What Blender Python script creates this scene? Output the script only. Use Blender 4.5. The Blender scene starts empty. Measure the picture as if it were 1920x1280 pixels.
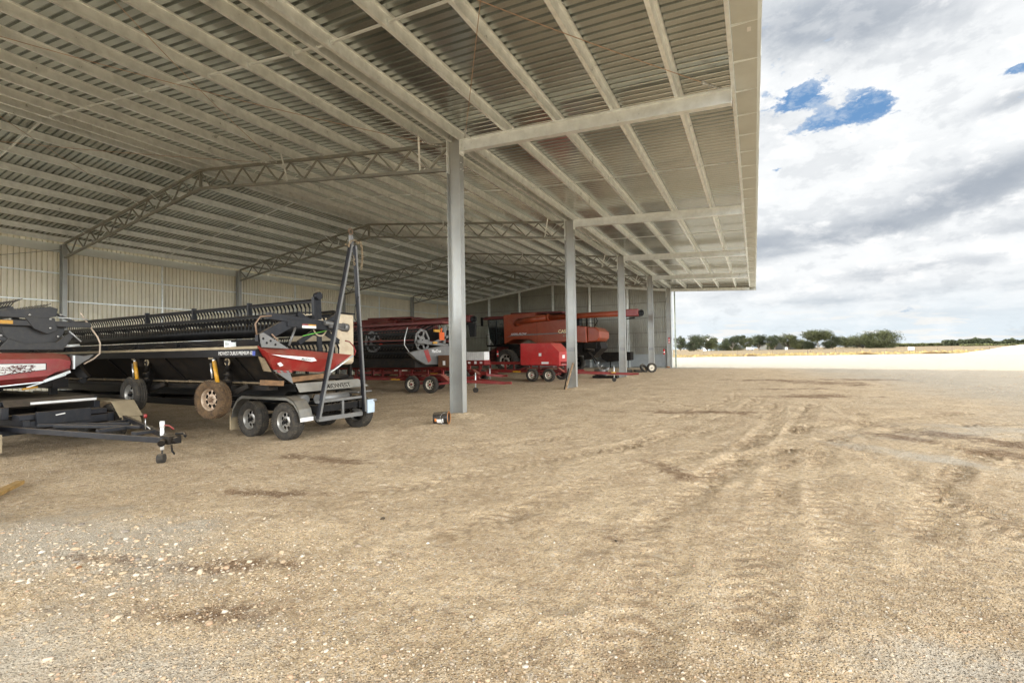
import bpy, math, random
import numpy as np
from mathutils import Vector, Matrix, Euler
R_ = math.radians
random.seed(7); rng = np.random.default_rng(7)
sc = bpy.context.scene

# ------------------------------------------------------------------ camera
cam_d = bpy.data.cameras.new('camera'); cam = bpy.data.objects.new('camera', cam_d)
sc.collection.objects.link(cam); sc.camera = cam
CAM = Vector((7.2711, -10.8718, 1.7))
Fv = Vector((-0.45587749, 0.88975165, 0.02275352)); Rv = Vector((0.88969094, 0.45626697, -0.01644641)); Uv = Vector((0.0250149, -0.01274605, 0.99960582))
m = Matrix((Rv, Uv, -Fv)).transposed().to_4x4(); m.translation = CAM
cam.matrix_world = m
cam_d.sensor_width = 36; cam_d.lens = 887.17 / 1920 * 36; cam_d.clip_end = 20000; cam_d.clip_start = .05

# ------------------------------------------------------------------ sky, sun, exposure
SUN_EL, SUN_AZ = 17.0, -74.9          # azimuth from +Y towards +X
sc.view_settings.view_transform = 'Standard'; sc.view_settings.look = 'None'
sc.view_settings.exposure = 1.0; sc.view_settings.gamma = 1.0; sc.view_settings.use_curve_mapping = False
sc.cycles.max_bounces = 10; sc.cycles.diffuse_bounces = 4; sc.cycles.glossy_bounces = 4
sc.cycles.use_denoising = True
sc.cycles.sample_clamp_indirect = 8

class NT:
    def __init__(s, tree): s.t = tree; s.n = tree.nodes; s.l = tree.links
    def new(s, typ, **kw):
        n = s.n.new(typ)
        for k, v in kw.items(): setattr(n, k, v)
        return n
    def put(s, sock, v):
        if v is None: return
        if isinstance(v, bpy.types.NodeSocket): s.l.new(v, sock)
        else:
            try: sock.default_value = v
            except Exception: sock.default_value = tuple(v) + (1,)
    def m(s, op, a, b=None, c=None, clamp=False):
        n = s.new('ShaderNodeMath', operation=op, use_clamp=clamp)
        for i, v in enumerate((a, b, c)):
            if v is not None: s.put(n.inputs[i], v)
        return n.outputs[0]
    def mix(s, f, a, b, mode='MIX'):
        n = s.new('ShaderNodeMix', data_type='RGBA', blend_type=mode)
        s.put(n.inputs[0], f); s.put(n.inputs[6], a); s.put(n.inputs[7], b)
        return n.outputs[2]
    def noise(s, vec, scale, detail=4, rough=.55, dim='3D', dist=0):
        n = s.new('ShaderNodeTexNoise', noise_dimensions=dim)
        s.put(n.inputs['Vector'], vec); n.inputs['Scale'].default_value = scale
        n.inputs['Detail'].default_value = detail; n.inputs['Roughness'].default_value = rough
        n.inputs['Distortion'].default_value = dist
        return n.outputs[0]
    def ramp(s, f, lo, hi, a=0., b=1.):
        n = s.new('ShaderNodeMapRange', interpolation_type='SMOOTHSTEP')
        s.put(n.inputs[0], f)
        for i, v in enumerate((lo, hi, a, b)): s.put(n.inputs[i+1], v)
        return n.outputs[0]

def rgb(c): return (c[0], c[1], c[2], 1)

world = bpy.data.worlds.new('World'); sc.world = world; world.use_nodes = True
world.node_tree.nodes.clear(); W = NT(world.node_tree)
sky = W.new('ShaderNodeTexSky', sky_type='NISHITA'); sky.sun_disc = False
sky.sun_elevation = R_(SUN_EL); sky.sun_rotation = R_(SUN_AZ % 360); sky.dust_density = .6; sky.altitude = 100
tc = W.new('ShaderNodeTexCoord'); sep = W.new('ShaderNodeSeparateXYZ'); W.l.new(tc.outputs['Generated'], sep.inputs[0])
X, Y, Z = sep.outputs
az = W.m('MULTIPLY', W.m('ARCTAN2', X, Y), 57.2958)
el = W.m('MULTIPLY', W.m('ARCSINE', Z), 57.2958)
zz = W.m('ADD', W.m('MAXIMUM', Z, 0.), .10)
cmb = W.new('ShaderNodeCombineXYZ'); W.put(cmb.inputs[0], W.m('DIVIDE', X, zz)); W.put(cmb.inputs[1], W.m('DIVIDE', Y, zz)); cmb.inputs[2].default_value = 3.3
P = cmb.outputs[0]
cmd = W.new('ShaderNodeCombineXYZ'); W.put(cmd.inputs[0], X); W.put(cmd.inputs[1], Y); W.put(cmd.inputs[2], W.m('MULTIPLY', Z, 1.9)); Q = cmd.outputs[0]
n1 = W.noise(P, .9, 9, .58); n2 = W.noise(Q, 7.5, 10, .60, dist=.25); n4 = W.noise(Q, 30., 9, .66, dist=.2)
n5 = W.noise(Q, 13., 10, .62, dist=.15)
def gauss(a0, e0, wa, we, slope=0., warp=0.):
    da = W.m('SUBTRACT', az, a0); de = W.m('SUBTRACT', W.m('SUBTRACT', el, e0), W.m('MULTIPLY', da, slope))
    if warp: de = W.m('ADD', de, W.m('MULTIPLY', W.m('SUBTRACT', n2, .5), warp))
    q = W.m('ADD', W.m('POWER', W.m('DIVIDE', da, wa), 2.), W.m('POWER', W.m('DIVIDE', de, we), 2.))
    return W.m('EXPONENT', W.m('MULTIPLY', q, -1.))
def total(lst):
    r = lst[0]
    for x in lst[1:]: r = W.m('ADD', r, x)
    return r
def gs(k, g): return W.m('MULTIPLY', g, k)
holes = total([gs(1.25, gauss(4.9, 24.2, 3.0, 1.4, -.05)), gs(1.15, gauss(7.6, 21.7, 4.2, .95, .05)), gs(1.1, gauss(10.7, 22.3, 1.9, 1.7)), gs(-.5, gauss(4.2, 22.9, 1.8, .45, .1)), gs(1.1, gauss(20.5, 21.7, 3.4, .7, .1)), gs(.85, gauss(2.4, 18.2, .8, .35)),
               gs(.3, gauss(2.2, 7.2, 2.2, .45)), gs(.45, gauss(15.8, 26.6, .7, .25))])
holes = W.m('ADD', W.m('ADD', holes, W.m('MULTIPLY', W.m('SUBTRACT', n2, .5), 2.2)), W.m('MULTIPLY', W.m('SUBTRACT', n4, .5), 2.6))
hole = W.ramp(holes, .56, .92)
gray = total([gs(.80, gauss(10, 11.6, 14, 1.6, .07, 5)), gs(.65, gauss(22, 14.5, 9, 1.5, .12, 4)), gs(.8, gauss(11.5, 29.0, 7, 2.6, -.22, 6)), gs(.55, gauss(3, 31, 6, 2.2, 0, 5)),
              gs(.6, gauss(14, 7.2, 9, .8, .05, 3)), gs(.5, gauss(20, 9.4, 6, .6, .03, 3)), gs(.35, gauss(0, 12, 5, 3, 0, 4)), gs(.6, gauss(21, 20, 5, .8, .2, 3)),
              gs(.5, gauss(8, 4.7, 12, .5, .02, 2)), gs(.35, gauss(18, 2.5, 12, 1.3, 0, 1))])
gray = W.m('ADD', gray, W.m('MULTIPLY', W.m('SUBTRACT', n1, .5), 1.5))
gray = W.m('ADD', W.m('ADD', gray, W.m('MULTIPLY', W.m('SUBTRACT', n2, .5), .7)), W.m('MULTIPLY', W.m('SUBTRACT', n4, .5), .35))
g01 = W.ramp(gray, -.15, 1.05)
cl = W.mix(g01, (.49, .50, .505, 1), (.215, .238, .270, 1))
cl = W.mix(W.ramp(el, 7., 0.), cl, (.40, .445, .475, 1))
low = W.ramp(W.noise(P, 1.7, 6, .6), .52, .62); low = W.m('MULTIPLY', low, W.ramp(el, 5., 2., 0., .65))
cl = W.mix(low, cl, (.50, .48, .45, 1))
# the blue behind the clouds
skyc = W.mix(1., sky.outputs[0], (.10, .10, .10, 1), 'MULTIPLY')
blue = W.mix(.80, skyc, (.075, .165, .315, 1)); blue = W.mix(W.m('MULTIPLY', W.ramp(n4, .42, .68), .55), blue, (.40, .43, .46, 1))
# billowing white tops
puff = W.m('MULTIPLY', W.ramp(n5, .50, .64), W.ramp(el, 3., 9., .25, .75)); cl = W.mix(W.m('MULTIPLY', puff, W.ramp(g01, .9, .25, .25, 1.)), cl, (.56, .56, .555, 1))
dk = W.m('MULTIPLY', W.ramp(n5, .47, .36), .30); cl = W.mix(dk, cl, (.27, .29, .315, 1))
tot = W.mix(hole, cl, blue)
# sky boosted low on the unseen sides to light the shed, dimmed overhead
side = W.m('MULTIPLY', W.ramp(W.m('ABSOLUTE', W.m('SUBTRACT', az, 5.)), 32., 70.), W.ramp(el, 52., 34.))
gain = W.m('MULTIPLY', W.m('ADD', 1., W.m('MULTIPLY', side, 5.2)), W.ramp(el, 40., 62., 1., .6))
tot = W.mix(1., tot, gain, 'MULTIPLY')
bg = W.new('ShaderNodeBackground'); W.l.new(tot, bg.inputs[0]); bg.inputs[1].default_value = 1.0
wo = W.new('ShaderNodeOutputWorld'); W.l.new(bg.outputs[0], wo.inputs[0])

sd = bpy.data.lights.new('sun', 'SUN'); sd.energy = 5.0; sd.angle = R_(.5); sd.color = (1, .93, .80)
so = bpy.data.objects.new('sun', sd); sc.collection.objects.link(so)
ce = math.cos(R_(SUN_EL)); sdir = Vector((math.sin(R_(SUN_AZ))*ce, math.cos(R_(SUN_AZ))*ce, math.sin(R_(SUN_EL))))
so.rotation_euler = (-sdir).to_track_quat('-Z', 'Y').to_euler(); so.location = (0, 0, 60)

# ------------------------------------------------------------------ helpers
def link(o): sc.collection.objects.link(o)
def tag(o, label=None, cat=None, group=None, kind=None):
    if label: o['label'] = label
    if cat: o['category'] = cat
    if group: o['group'] = group
    if kind: o['kind'] = kind
    return o
def empty(name, loc=(0, 0, 0), parent=None):
    o = bpy.data.objects.new(name, None); link(o); o.empty_display_size = .3
    if parent is not None:
        o.parent = parent; o.location = Vector(loc) - wloc(parent)
    else: o.location = loc
    return o
def wloc(o):
    v = Vector(o.location)
    while o.parent is not None: o = o.parent; v += Vector(o.location)
    return v
def thing(name, label, cat, loc=(0, 0, 0), group=None): return tag(empty(name, loc), label, cat, group)

class MB:
    """collects shapes in world coordinates"""
    def __init__(s): s.v = []; s.f = []; s.mi = []; s.sm = []; s.k = 0
    def mat(s, k): s.k = k; return s
    def add(s, vs, fs, smooth=False):
        b = len(s.v); s.v += [tuple(v) for v in vs]
        for f in fs: s.f.append(tuple(b+i for i in f)); s.mi.append(s.k); s.sm.append(smooth)
        return s
    def box(s, x0, x1, y0, y1, z0, z1):
        vs = [(x, y, z) for x in (x0, x1) for y in (y0, y1) for z in (z0, z1)]
        return s.add(vs, [(0, 1, 3, 2), (4, 6, 7, 5), (0, 4, 5, 1), (2, 3, 7, 6), (0, 2, 6, 4), (1, 5, 7, 3)])
    def beam(s, a, b, w, h, up=(0, 0, 1)):
        a = Vector(a); b = Vector(b); d = (b-a).normalized(); up = Vector(up)
        if abs(d.dot(up)) > .98: up = Vector((0, 1, 0)) if abs(d.y) < .9 else Vector((1, 0, 0))
        sx = d.cross(up).normalized(); sy = sx.cross(d).normalized()
        vs = [p + sx*i*w/2 + sy*j*h/2 for p in (a, b) for i, j in ((-1, -1), (1, -1), (1, 1), (-1, 1))]
        return s.add(vs, [(3, 2, 1, 0), (4, 5, 6, 7), (0, 1, 5, 4), (1, 2, 6, 5), (2, 3, 7, 6), (3, 0, 4, 7)])
    def tube(s, pts, r, n=8, cap=True):
        pts = [Vector(p) for p in pts]; N = len(pts); rs = r if isinstance(r, (list, tuple)) else [r]*N
        vs = []; up = Vector((0, 0, 1)); 
        d0 = (pts[1]-pts[0]).normalized()
        if abs(d0.z) > .9: up = Vector((1, 0, 0))
        sx = d0.cross(up).normalized()
        for i, p in enumerate(pts):
            d = (pts[min(i+1, N-1)] - pts[max(i-1, 0)]).normalized()
            sx = (sx - d*sx.dot(d)).normalized(); sy = d.cross(sx)
            for k in range(n):
                a = 2*math.pi*k/n; vs.append(p + (sx*math.cos(a) + sy*math.sin(a))*rs[i])
        fs = [(i*n+k, i*n+(k+1) % n, (i+1)*n+(k+1) % n, (i+1)*n+k) for i in range(N-1) for k in range(n)]
        s.add(vs, fs, True)
        if cap:
            b = len(s.v) - len(vs)
            for f in (tuple(b+k for k in range(n-1, -1, -1)), tuple(b+(N-1)*n+k for k in range(n))):
                s.f.append(f); s.mi.append(s.k); s.sm.append(False)
        return s
    def lathe(s, c, axis, prof, n=32, smooth=True, start=0.):
        """prof: (distance along axis, radius)"""
        c = Vector(c); ax = Vector(axis).normalized()
        t = Vector((0, 0, 1)) if abs(ax.z) < .9 else Vector((1, 0, 0))
        sx = ax.cross(t).normalized(); sy = ax.cross(sx)
        vs = [c + ax*h + (sx*math.cos(start+2*math.pi*k/n) + sy*math.sin(start+2*math.pi*k/n))*r for h, r in prof for k in range(n)]
        fs = [(i*n+k, i*n+(k+1) % n, (i+1)*n+(k+1) % n, (i+1)*n+k) for i in range(len(prof)-1) for k in range(n)]
        return s.add(vs, fs, smooth)
    def prism(s, poly, off):
        """poly: list of 3D points, off: extrusion vector"""
        n = len(poly); off = Vector(off); vs = [Vector(p) for p in poly] + [Vector(p)+off for p in poly]
        fs = [tuple(range(n-1, -1, -1)), tuple(range(n, 2*n))] + [(i, (i+1) % n, n+(i+1) % n, n+i) for i in range(n)]
        return s.add(vs, fs)
    def quad(s, *p): return s.add(p, [tuple(range(len(p)))])
    def build(s, name, mats, parent=None, bevel=0):
        if not isinstance(mats, (list, tuple)): mats = [mats]
        me = bpy.data.meshes.new(name); off = Vector((0, 0, 0))
        if parent is not None: off = wloc(parent)
        me.from_pydata([(v[0]-off.x, v[1]-off.y, v[2]-off.z) for v in s.v], [], s.f)
        for q in mats: me.materials.append(q)
        me.polygons.foreach_set('material_index', s.mi); me.polygons.foreach_set('use_smooth', s.sm)
        me.update()
        o = bpy.data.objects.new(name, me); link(o)
        if parent is not None: o.parent = parent
        if bevel:
            b = o.modifiers.new('bevel', 'BEVEL'); b.width = bevel; b.segments = 2; b.limit_method = 'ANGLE'; b.angle_limit = R_(40); b.harden_normals = False
        return o

def copy_tree(o, parent=None):
    c = o.copy(); link(c)
    if parent is not None: c.parent = parent
    for ch in [x for x in bpy.data.objects if x.parent == o]: copy_tree(ch, c)
    return c

FONT = None
def text(name, body, mat_, parent, origin, xdir, ydir, size, bold=0., ext=.002, shear=0., fit=None):
    cu = bpy.data.curves.new(name, 'FONT'); cu.body = body; cu.size = size; cu.extrude = ext; cu.offset = bold; cu.shear = shear
    tmp = bpy.data.objects.new('tmp', cu); link(tmp); dg = bpy.context.evaluated_depsgraph_get()
    me = bpy.data.meshes.new_from_object(tmp.evaluated_get(dg)); me.name = name
    bpy.data.objects.remove(tmp); bpy.data.curves.remove(cu)
    if fit:
        w_ = max(v.co.x for v in me.vertices); me.transform(Matrix.Diagonal((fit/w_, 1, 1, 1)))
    xd = Vector(xdir).normalized(); yd = Vector(ydir).normalized(); zd = xd.cross(yd)
    M = Matrix((xd, yd, zd)).transposed().to_4x4(); M.translation = Vector(origin) - (wloc(parent) if parent else Vector())
    me.transform(M); me.materials.clear(); me.materials.append(mat_)
    o = bpy.data.objects.new(name, me); link(o)
    if parent: o.parent = parent
    return o

# ------------------------------------------------------------------ materials
def mat(name, col, rough=.6, metal=0., var=.12, scale=3., dirt=0., dirtcol=(.30, .22, .13), bump=0., bscale=60., spec=.5, coat=0., top=None):
    M = bpy.data.materials.new(name); M.use_nodes = True; M.node_tree.nodes.clear(); T = NT(M.node_tree)
    b = T.new('ShaderNodeBsdfPrincipled'); o = T.new('ShaderNodeOutputMaterial'); T.l.new(b.outputs[0], o.inputs[0])
    g = T.new('ShaderNodeNewGeometry').outputs['Position']
    n = T.noise(g, scale, 5, .6)
    dark = tuple(c*(1-var*1.6) for c in col); light = tuple(min(1, c*(1+var)) for c in col)
    c = T.mix(T.ramp(n, .3, .7), rgb(dark), rgb(light))
    r = T.m('ADD', rough-.08, T.m('MULTIPLY', n, .16))
    if dirt:
        d = T.m('MULTIPLY', T.ramp(T.noise(g, scale*2.3, 8, .7), .42, .68), dirt)
        d2 = T.m('MULTIPLY', T.ramp(T.noise(g, 45., 3, .6), .5, .75), dirt*.5)
        d = T.m('MAXIMUM', d, d2)
        c = T.mix(d, c, rgb(dirtcol)); r = T.m('ADD', r, T.m('MULTIPLY', d, .3), clamp=True)
    top = (.34 if dirt and metal < .44 else 0) if top is None else top
    if top:   # settled dust lies on upward faces
        nz = T.new('ShaderNodeSeparateXYZ'); T.l.new(T.new('ShaderNodeNewGeometry').outputs['Normal'], nz.inputs[0])
        tf = T.m('MULTIPLY', T.ramp(nz.outputs[2], .45, .97), T.ramp(T.noise(g, 6., 6, .7), .25, .6, top*.35, top*1.25)); c = T.mix(tf, c, (.33, .255, .165, 1)); r = T.m('ADD', r, T.m('MULTIPLY', tf, .4), clamp=True)
    T.put(b.inputs['Base Color'], c); T.put(b.inputs['Roughness'], r)
    b.inputs['Metallic'].default_value = metal; b.inputs['Specular IOR Level'].default_value = spec
    if coat: b.inputs['Coat Weight'].default_value = coat; b.inputs['Coat Roughness'].default_value = .15
    if bump:
        bp = T.new('ShaderNodeBump'); bp.inputs['Strength'].default_value = bump; bp.inputs['Distance'].default_value = .01
        T.put(bp.inputs['Height'], T.noise(g, bscale, 4, .6)); T.l.new(bp.outputs[0], b.inputs['Normal'])
    return M

M_sheet = mat('zincalume_sheet', (.46, .485, .46), .22, .88, .05, 1.2, .03, (.45, .43, .38), bump=.08, bscale=5)
M_wall = mat('wall_sheet', (.84, .79, .64), .45, .12, .05, .9, .10, (.48, .40, .29))
M_galv = mat('galvanised_steel', (.90, .93, .90), .30, .45, .08, 4., .08, (.48, .42, .33))
M_galvw = mat('galvanised_bright', (.86, .90, .89), .30, .38, .06, 4., .08, (.5, .45, .36))
M_col = mat('painted_column_steel', (.36, .365, .345), .34, .45, .07, 1.5, .18, (.42, .36, .27))
M_truss = mat('truss_steel', (.24, .24, .205), .45, .4, .12, 3., .25, (.35, .28, .19))
M_rust = mat('rusty_steel', (.20, .13, .085), .85, .2, .25, 20, .3)
M_fascia = mat('fascia_sheet', (.60, .62, .57), .5, .15, .04, 1.3, .10, (.45, .40, .30))
M_green = mat('downpipe_paint', (.36, .40, .34), .5, .1)
M_panel = mat('grey_wall_panel', (.34, .36, .36), .6, .2, .08, 1.)
M_blk = mat('black_steel', (.006, .006, .0065), .42, 0., .3, 3., .10, (.07, .055, .035), bump=.05, spec=.22)
M_blkd = mat('dusty_black_steel', (.009, .008, .0075), .6, .0, .3, 2., .22, (.08, .055, .03), spec=.2)
M_nav = mat('charcoal_steel', (.013, .0145, .019), .40, .0, .2, 4., .10, (.13, .10, .07), spec=.28)
M_dgray = mat('dark_grey_plastic', (.028, .028, .029), .5, 0, .1, 4., .12, (.2, .16, .11))
M_rub = mat('tyre_rubber', (.030, .027, .023), .8, 0, .2, 6., .38, (.15, .12, .08), bump=.1)
M_mud = mat('muddy_rubber', (.085, .052, .026), .95, 0, .3, 8., .45, (.20, .115, .05), bump=.6, bscale=40)
M_mudrim = mat('muddy_rim', (.50, .40, .30), .6, .3, .15, 12., .6, (.34, .18, .08))
M_rim = mat('silver_rim', (.42, .41, .38), .36, .6, .1, 10., .30, (.30, .22, .14))
M_rimw = mat('cream_rim', (.72, .66, .54), .5, 0, .1, 10., .25, (.35, .26, .16))
M_red = mat('harvester_red', (.27, .014, .013), .36, 0, .12, 2., .26, (.28, .16, .10), coat=.25)
M_redd = mat('dusty_red', (.21, .014, .012), .5, 0, .15, 2., .20, (.26, .13, .08))
M_orange = mat('orange_red_paint', (.30, .046, .012), .42, 0, .10, 1.2, .18, (.36, .19, .09), coat=.15)
M_dred = mat('dark_red_paint', (.13, .015, .012), .5, 0, .15, 1.5, .25, (.15, .08, .05))
M_cream = mat('cream_paint', (.74, .63, .45), .5, 0, .06, 1.5, .35, (.42, .25, .12))
M_tan = mat('tan_dusty_edge', (.36, .29, .18), .7, 0, .12, 4., .2)
M_tand = mat('dirty_tan', (.17, .125, .07), .7, 0, .2, 5., .3)
M_fend = mat('worn_light_grey', (.17, .165, .145), .42, .35, .12, 5., .3, (.30, .24, .16))
M_rod = mat('surface_rusted_rod', (.46, .27, .15), .6, .3, .2, 9)
M_white = mat('white_paint', (.80, .79, .76), .5, 0, .05, 5, .15, (.5, .42, .3))
M_yel = mat('yellow_paint', (.60, .30, .015), .4, 0, .12, 8, .2)
M_gun = mat('grey_paint', (.17, .17, .165), .40, .35, .1, 4., .2, (.3, .25, .18))
M_gun2r = mat('dusty_wheel_grey', (.36, .33, .28), .6, .1, .1, 3, .3)
M_gun2 = mat('worn_grey_metal', (.20, .20, .195), .4, .5, .1, 6, .2)
M_sil = mat('bright_metal', (.68, .68, .66), .28, .8, .08, 8, .15)
M_wood = mat('weathered_timber', (.30, .20, .11), .85, 0, .3, 9, .2)
M_glass = mat('dark_cab_glass', (.015, .022, .022), .08, 0, .05, 2, .15, (.15, .13, .10), spec=1.)
M_hose = mat('brown_hose', (.26, .17, .11), .6, 0, .1)
M_dgreen = mat('strap_green', (.12, .45, .05), .6)
M_teal = mat('dull_green_panel', (.10, .14, .10), .6)
M_brownbox = mat('brown_box', (.12, .055, .025), .8)

# ------------------------------------------------------------------ ground
def vnoise(x, y, s, seed):
    x = x/s + seed*17.13; y = y/s + seed*9.77
    xi = np.floor(x).astype(np.int64); yi = np.floor(y).astype(np.int64); fx = x-xi; fy = y-yi
    fx = fx*fx*(3-2*fx); fy = fy*fy*(3-2*fy)
    def h(a, b):
        q = (a*374761393 + b*668265263 + seed*144665) & 0x7fffffff
        q = ((q ^ (q >> 13))*1274126177) & 0x7fffffff
        return ((q ^ (q >> 16)) & 0xffff)/65535.
    return (h(xi, yi)*(1-fx)+h(xi+1, yi)*fx)*(1-fy) + (h(xi, yi+1)*(1-fx)+h(xi+1, yi+1)*fx)*fy - .5
TRACKS = [  # (points, half width, lug pitch)
    ([(6.6, -8.2), (6.5, -5.5), (7.3, -2.4), (9.6, 1.0), (13.5, 4.2)], .24, .19),
    ([(4.7, -7.2), (5.6, -4.6), (6.9, -1.6), (8.5, 1.4), (12.0, 5.0)], .24, .19),
    ([(7.9, -6.2), (8.05, -3.6), (8.3, -1.0), (9.5, 2.2)], .22, .17),
    ([(3.0, -6.5), (4.6, -3.4), (6.2, -0.4), (7.0, 2.4), (8.0, 6.5)], .26, .2),
    ([(1.8, -4.6), (3.8, -2.0), (5.3, 0.8), (6.2, 4.5), (6.8, 9.)], .24, .19),
    ([(9.9, -6.6), (9.2, -4.2), (8.9, -1.8), (8.0, .8), (6.5, 3.4), (3.5, 6.)], .22, .18),
    ([(5.2, -8.6), (3.0, -7.0), (.2, -6.2), (-3, -5.6)], .2, .0),
    ([(6.0, -7.8), (3.8, -5.4), (1.0, -3.9), (-.2, -2.)], .2, .0),
    ([(7.2, -7.6), (7.5, -4.), (8.0, .5), (8.8, 6.)], .2, .17), ([(6.3, -6.2), (6.9, -3.), (7.5, .8), (7.9, 6.)], .2, .17), ([(8.6, -5.4), (9.6, -2.5), (11.3, .6), (14., 4.)], .2, .18), ([(5.0, -3.), (5.9, .0), (6.9, 3.6), (7.4, 8.)], .22, .19),
    ([(16., 6.5), (9., 7.0), (3., 6.6), (0., 7.2)], .5, 0.), ([(18., 11.5), (10., 10.6), (3., 10.)], .5, 0.),
    ([(12.5, -3.5), (10.6, -1.2), (9.6, 2.5), (9.4, 6.)], .25, .2), ([(20., 15.), (12., 14.6), (4., 15.6)], .6, 0.),
]
def spline(pts, n=60):
    pts = np.array(pts, float); P = np.vstack([2*pts[0]-pts[1], pts, 2*pts[-1]-pts[-2]]); out = []
    for i in range(1, len(P)-2):
        t = np.linspace(0, 1, n, endpoint=False)[:, None]
        out.append(.5*((2*P[i])+(-P[i-1]+P[i+1])*t+(2*P[i-1]-5*P[i]+4*P[i+1]-P[i+2])*t**2+(-P[i-1]+3*P[i]-3*P[i+1]+P[i+2])*t**3))
    return np.vstack(out)
TR = []
for pts, hw, lp in TRACKS:
    s = spline(pts); d = np.r_[0, np.cumsum(np.hypot(*np.diff(s, axis=0).T))]; TR.append((s, d, hw, lp))
def track_field(x, y):
    """depth-like field and lug field for the tyre marks"""
    rut = np.zeros_like(x); lug = np.zeros_like(x)
    for s, d, hw, lp in TR:
        mask = (x > s[:, 0].min()-1) & (x < s[:, 0].max()+1) & (y > s[:, 1].min()-1) & (y < s[:, 1].max()+1)
        if not mask.any(): continue
        xs = x[mask]; ys = y[mask]; best = np.full(xs.shape, 1e9); arc = np.zeros(xs.shape); lat = np.zeros(xs.shape)
        for i in range(0, len(s)-1, 2):
            a = s[i]; b = s[min(i+2, len(s)-1)]; ab = b-a; L2 = ab@ab
            t = np.clip(((xs-a[0])*ab[0]+(ys-a[1])*ab[1])/L2, 0, 1)
            dx = xs-a[0]-t*ab[0]; dy = ys-a[1]-t*ab[1]; dd = dx*dx+dy*dy; k = dd < best
            best[k] = dd[k]; arc[k] = d[i]+t[k]*math.sqrt(L2); lat[k] = ((dx*ab[1]-dy*ab[0])/math.sqrt(L2))[k]
        dist = np.sqrt(best); e = dist/hw
        w = np.clip(1.35-e, 0, 1); w = w*w*(3-2*w)
        br = .5+.9*vnoise(xs, ys, .9, 31); w *= np.clip(br+.25, 0, 1)
        ridge = np.exp(-((e-1.35)/.28)**2)*.8
        rut[mask] += -w + ridge*np.clip(br, 0, 1)
        if lp:
            ph = arc/lp + np.abs(lat)/hw*.9*np.sign(lat)**2
            sq = np.clip(np.sin(2*np.pi*ph)*2.5, -1, 1); lug[mask] += sq*w
    return rut, lug
TK = {}
def height(x, y, keep=False):
    dist = np.hypot(x-CAM.x, y-CAM.y)
    f = np.clip((95-dist)/60, 0, 1)
    h = .045*vnoise(x, y, 3.1, 1)+.032*vnoise(x, y, 1.1, 2)+.022*vnoise(x, y, .42, 3)+.014*vnoise(x, y, .17, 4)+.010*vnoise(x, y, .08, 5)
    rut, lug = track_field(x, y)
    if keep: TK['v'] = lug*.55 + np.clip(-rut, 0, 1)*.25 - np.clip(rut, 0, 1)*.6
    rut = rut*(.55+1.3*vnoise(x, y, .22, 41)); lug = lug*(.6+1.8*vnoise(x, y, .16, 42))*(.25+.75*np.clip((y+7.)/2.5, 0, 1))
    for mx, my, mr, mh in ((.42, -.12, .42, .10), (-.30, .35, .5, .05), (.35, 9.0, .45, .08), (-.4, 9.3, .5, .05), (.3, 18.2, .5, .06)): h = h + mh*np.exp(-((x-mx)**2+(y-my)**2)/mr**2)*(1+1.2*vnoise(x, y, .13, 44))
    h = h + rut*.024 + lug*.019
    # gravel-strewn strips kicked up by the wheels
    return h*f
def axis_coords(c, lo, hi, near, step, rate):
    def side(lim):
        out = [0.]; s = step
        while out[-1] < lim:
            d = out[-1]; s = step if d < near else (step+(d-near)*rate if d < 60 else s*1.06); out.append(d+s)
        return np.array(out)
    a = side(hi-c); b = side(c-lo); return np.r_[c-b[::-1][:-1], c+a]
gx = axis_coords(7.27, -6000, 6000, 4.0, .026, .011); gy = axis_coords(-8.0, -400, 9000, 3.0, .026, .011)
GX, GY = np.meshgrid(gx, gy); fx = GX.ravel(); fy = GY.ravel(); fz = np.zeros_like(fx)
near = (np.abs(fx) < 110) & (np.abs(fy) < 110); fz[near] = height(fx[near], fy[near], True); tkv = np.zeros_like(fx); tkv[near] = TK['v']
me = bpy.data.meshes.new('ground'); nx, ny = len(gx), len(gy)
me.vertices.add(nx*ny); me.vertices.foreach_set('co', np.column_stack([fx, fy, fz]).ravel())
ii = (np.arange(ny-1)[:, None]*nx + np.arange(nx-1)[None, :]).ravel()
quads = np.column_stack([ii, ii+1, ii+1+nx, ii+nx]).ravel(); nq = len(ii)
me.loops.add(nq*4); me.loops.foreach_set('vertex_index', quads)
me.polygons.add(nq); me.polygons.foreach_set('loop_start', np.arange(nq)*4); me.polygons.foreach_set('loop_total', np.full(nq, 4)); me.polygons.foreach_set('use_smooth', np.ones(nq, bool))
me.update(calc_edges=True)
ta = me.attributes.new('track', 'FLOAT', 'POINT'); ta.data.foreach_set('value', tkv)
ground = bpy.data.objects.new('ground', me); link(ground); tag(ground, kind='structure')
ground['label'] = 'sandy gravel ground with tyre tracks and brown stains'

GM = bpy.data.materials.new('gravel_ground'); GM.use_nodes = True; GM.node_tree.nodes.clear(); T = NT(GM.node_tree)
b = T.new('ShaderNodeBsdfPrincipled'); o_ = T.new('ShaderNodeOutputMaterial'); T.l.new(b.outputs[0], o_.inputs[0])
g = T.new('ShaderNodeNewGeometry').outputs['Position']; sp = T.new('ShaderNodeSeparateXYZ'); T.l.new(g, sp.inputs[0]); gxn, gyn = sp.outputs[0], sp.outputs[1]
nA = T.noise(g, .22, 6, .6); nB = T.noise(g, 1.1, 7, .65); nC = T.noise(g, 7., 6, .7); nD = T.noise(g, 40., 4, .7)
SAND = (.66, .495, .30, 1); SANDD = (.48, .345, .20, 1); PALE = (.52, .47, .385, 1); PALER = (.37, .35, .30, 1); PAD = (.37, .345, .29, 1)
base = T.mix(T.ramp(nB, .35, .66), SANDD, SAND)
nE = T.noise(g, 13., 9, .80); nF = T.noise(g, 3.2, 9, .78)
base = T.mix(T.m('MULTIPLY', T.ramp(nC, .50, .72), .45), base, (.66, .55, .40, 1))
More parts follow.
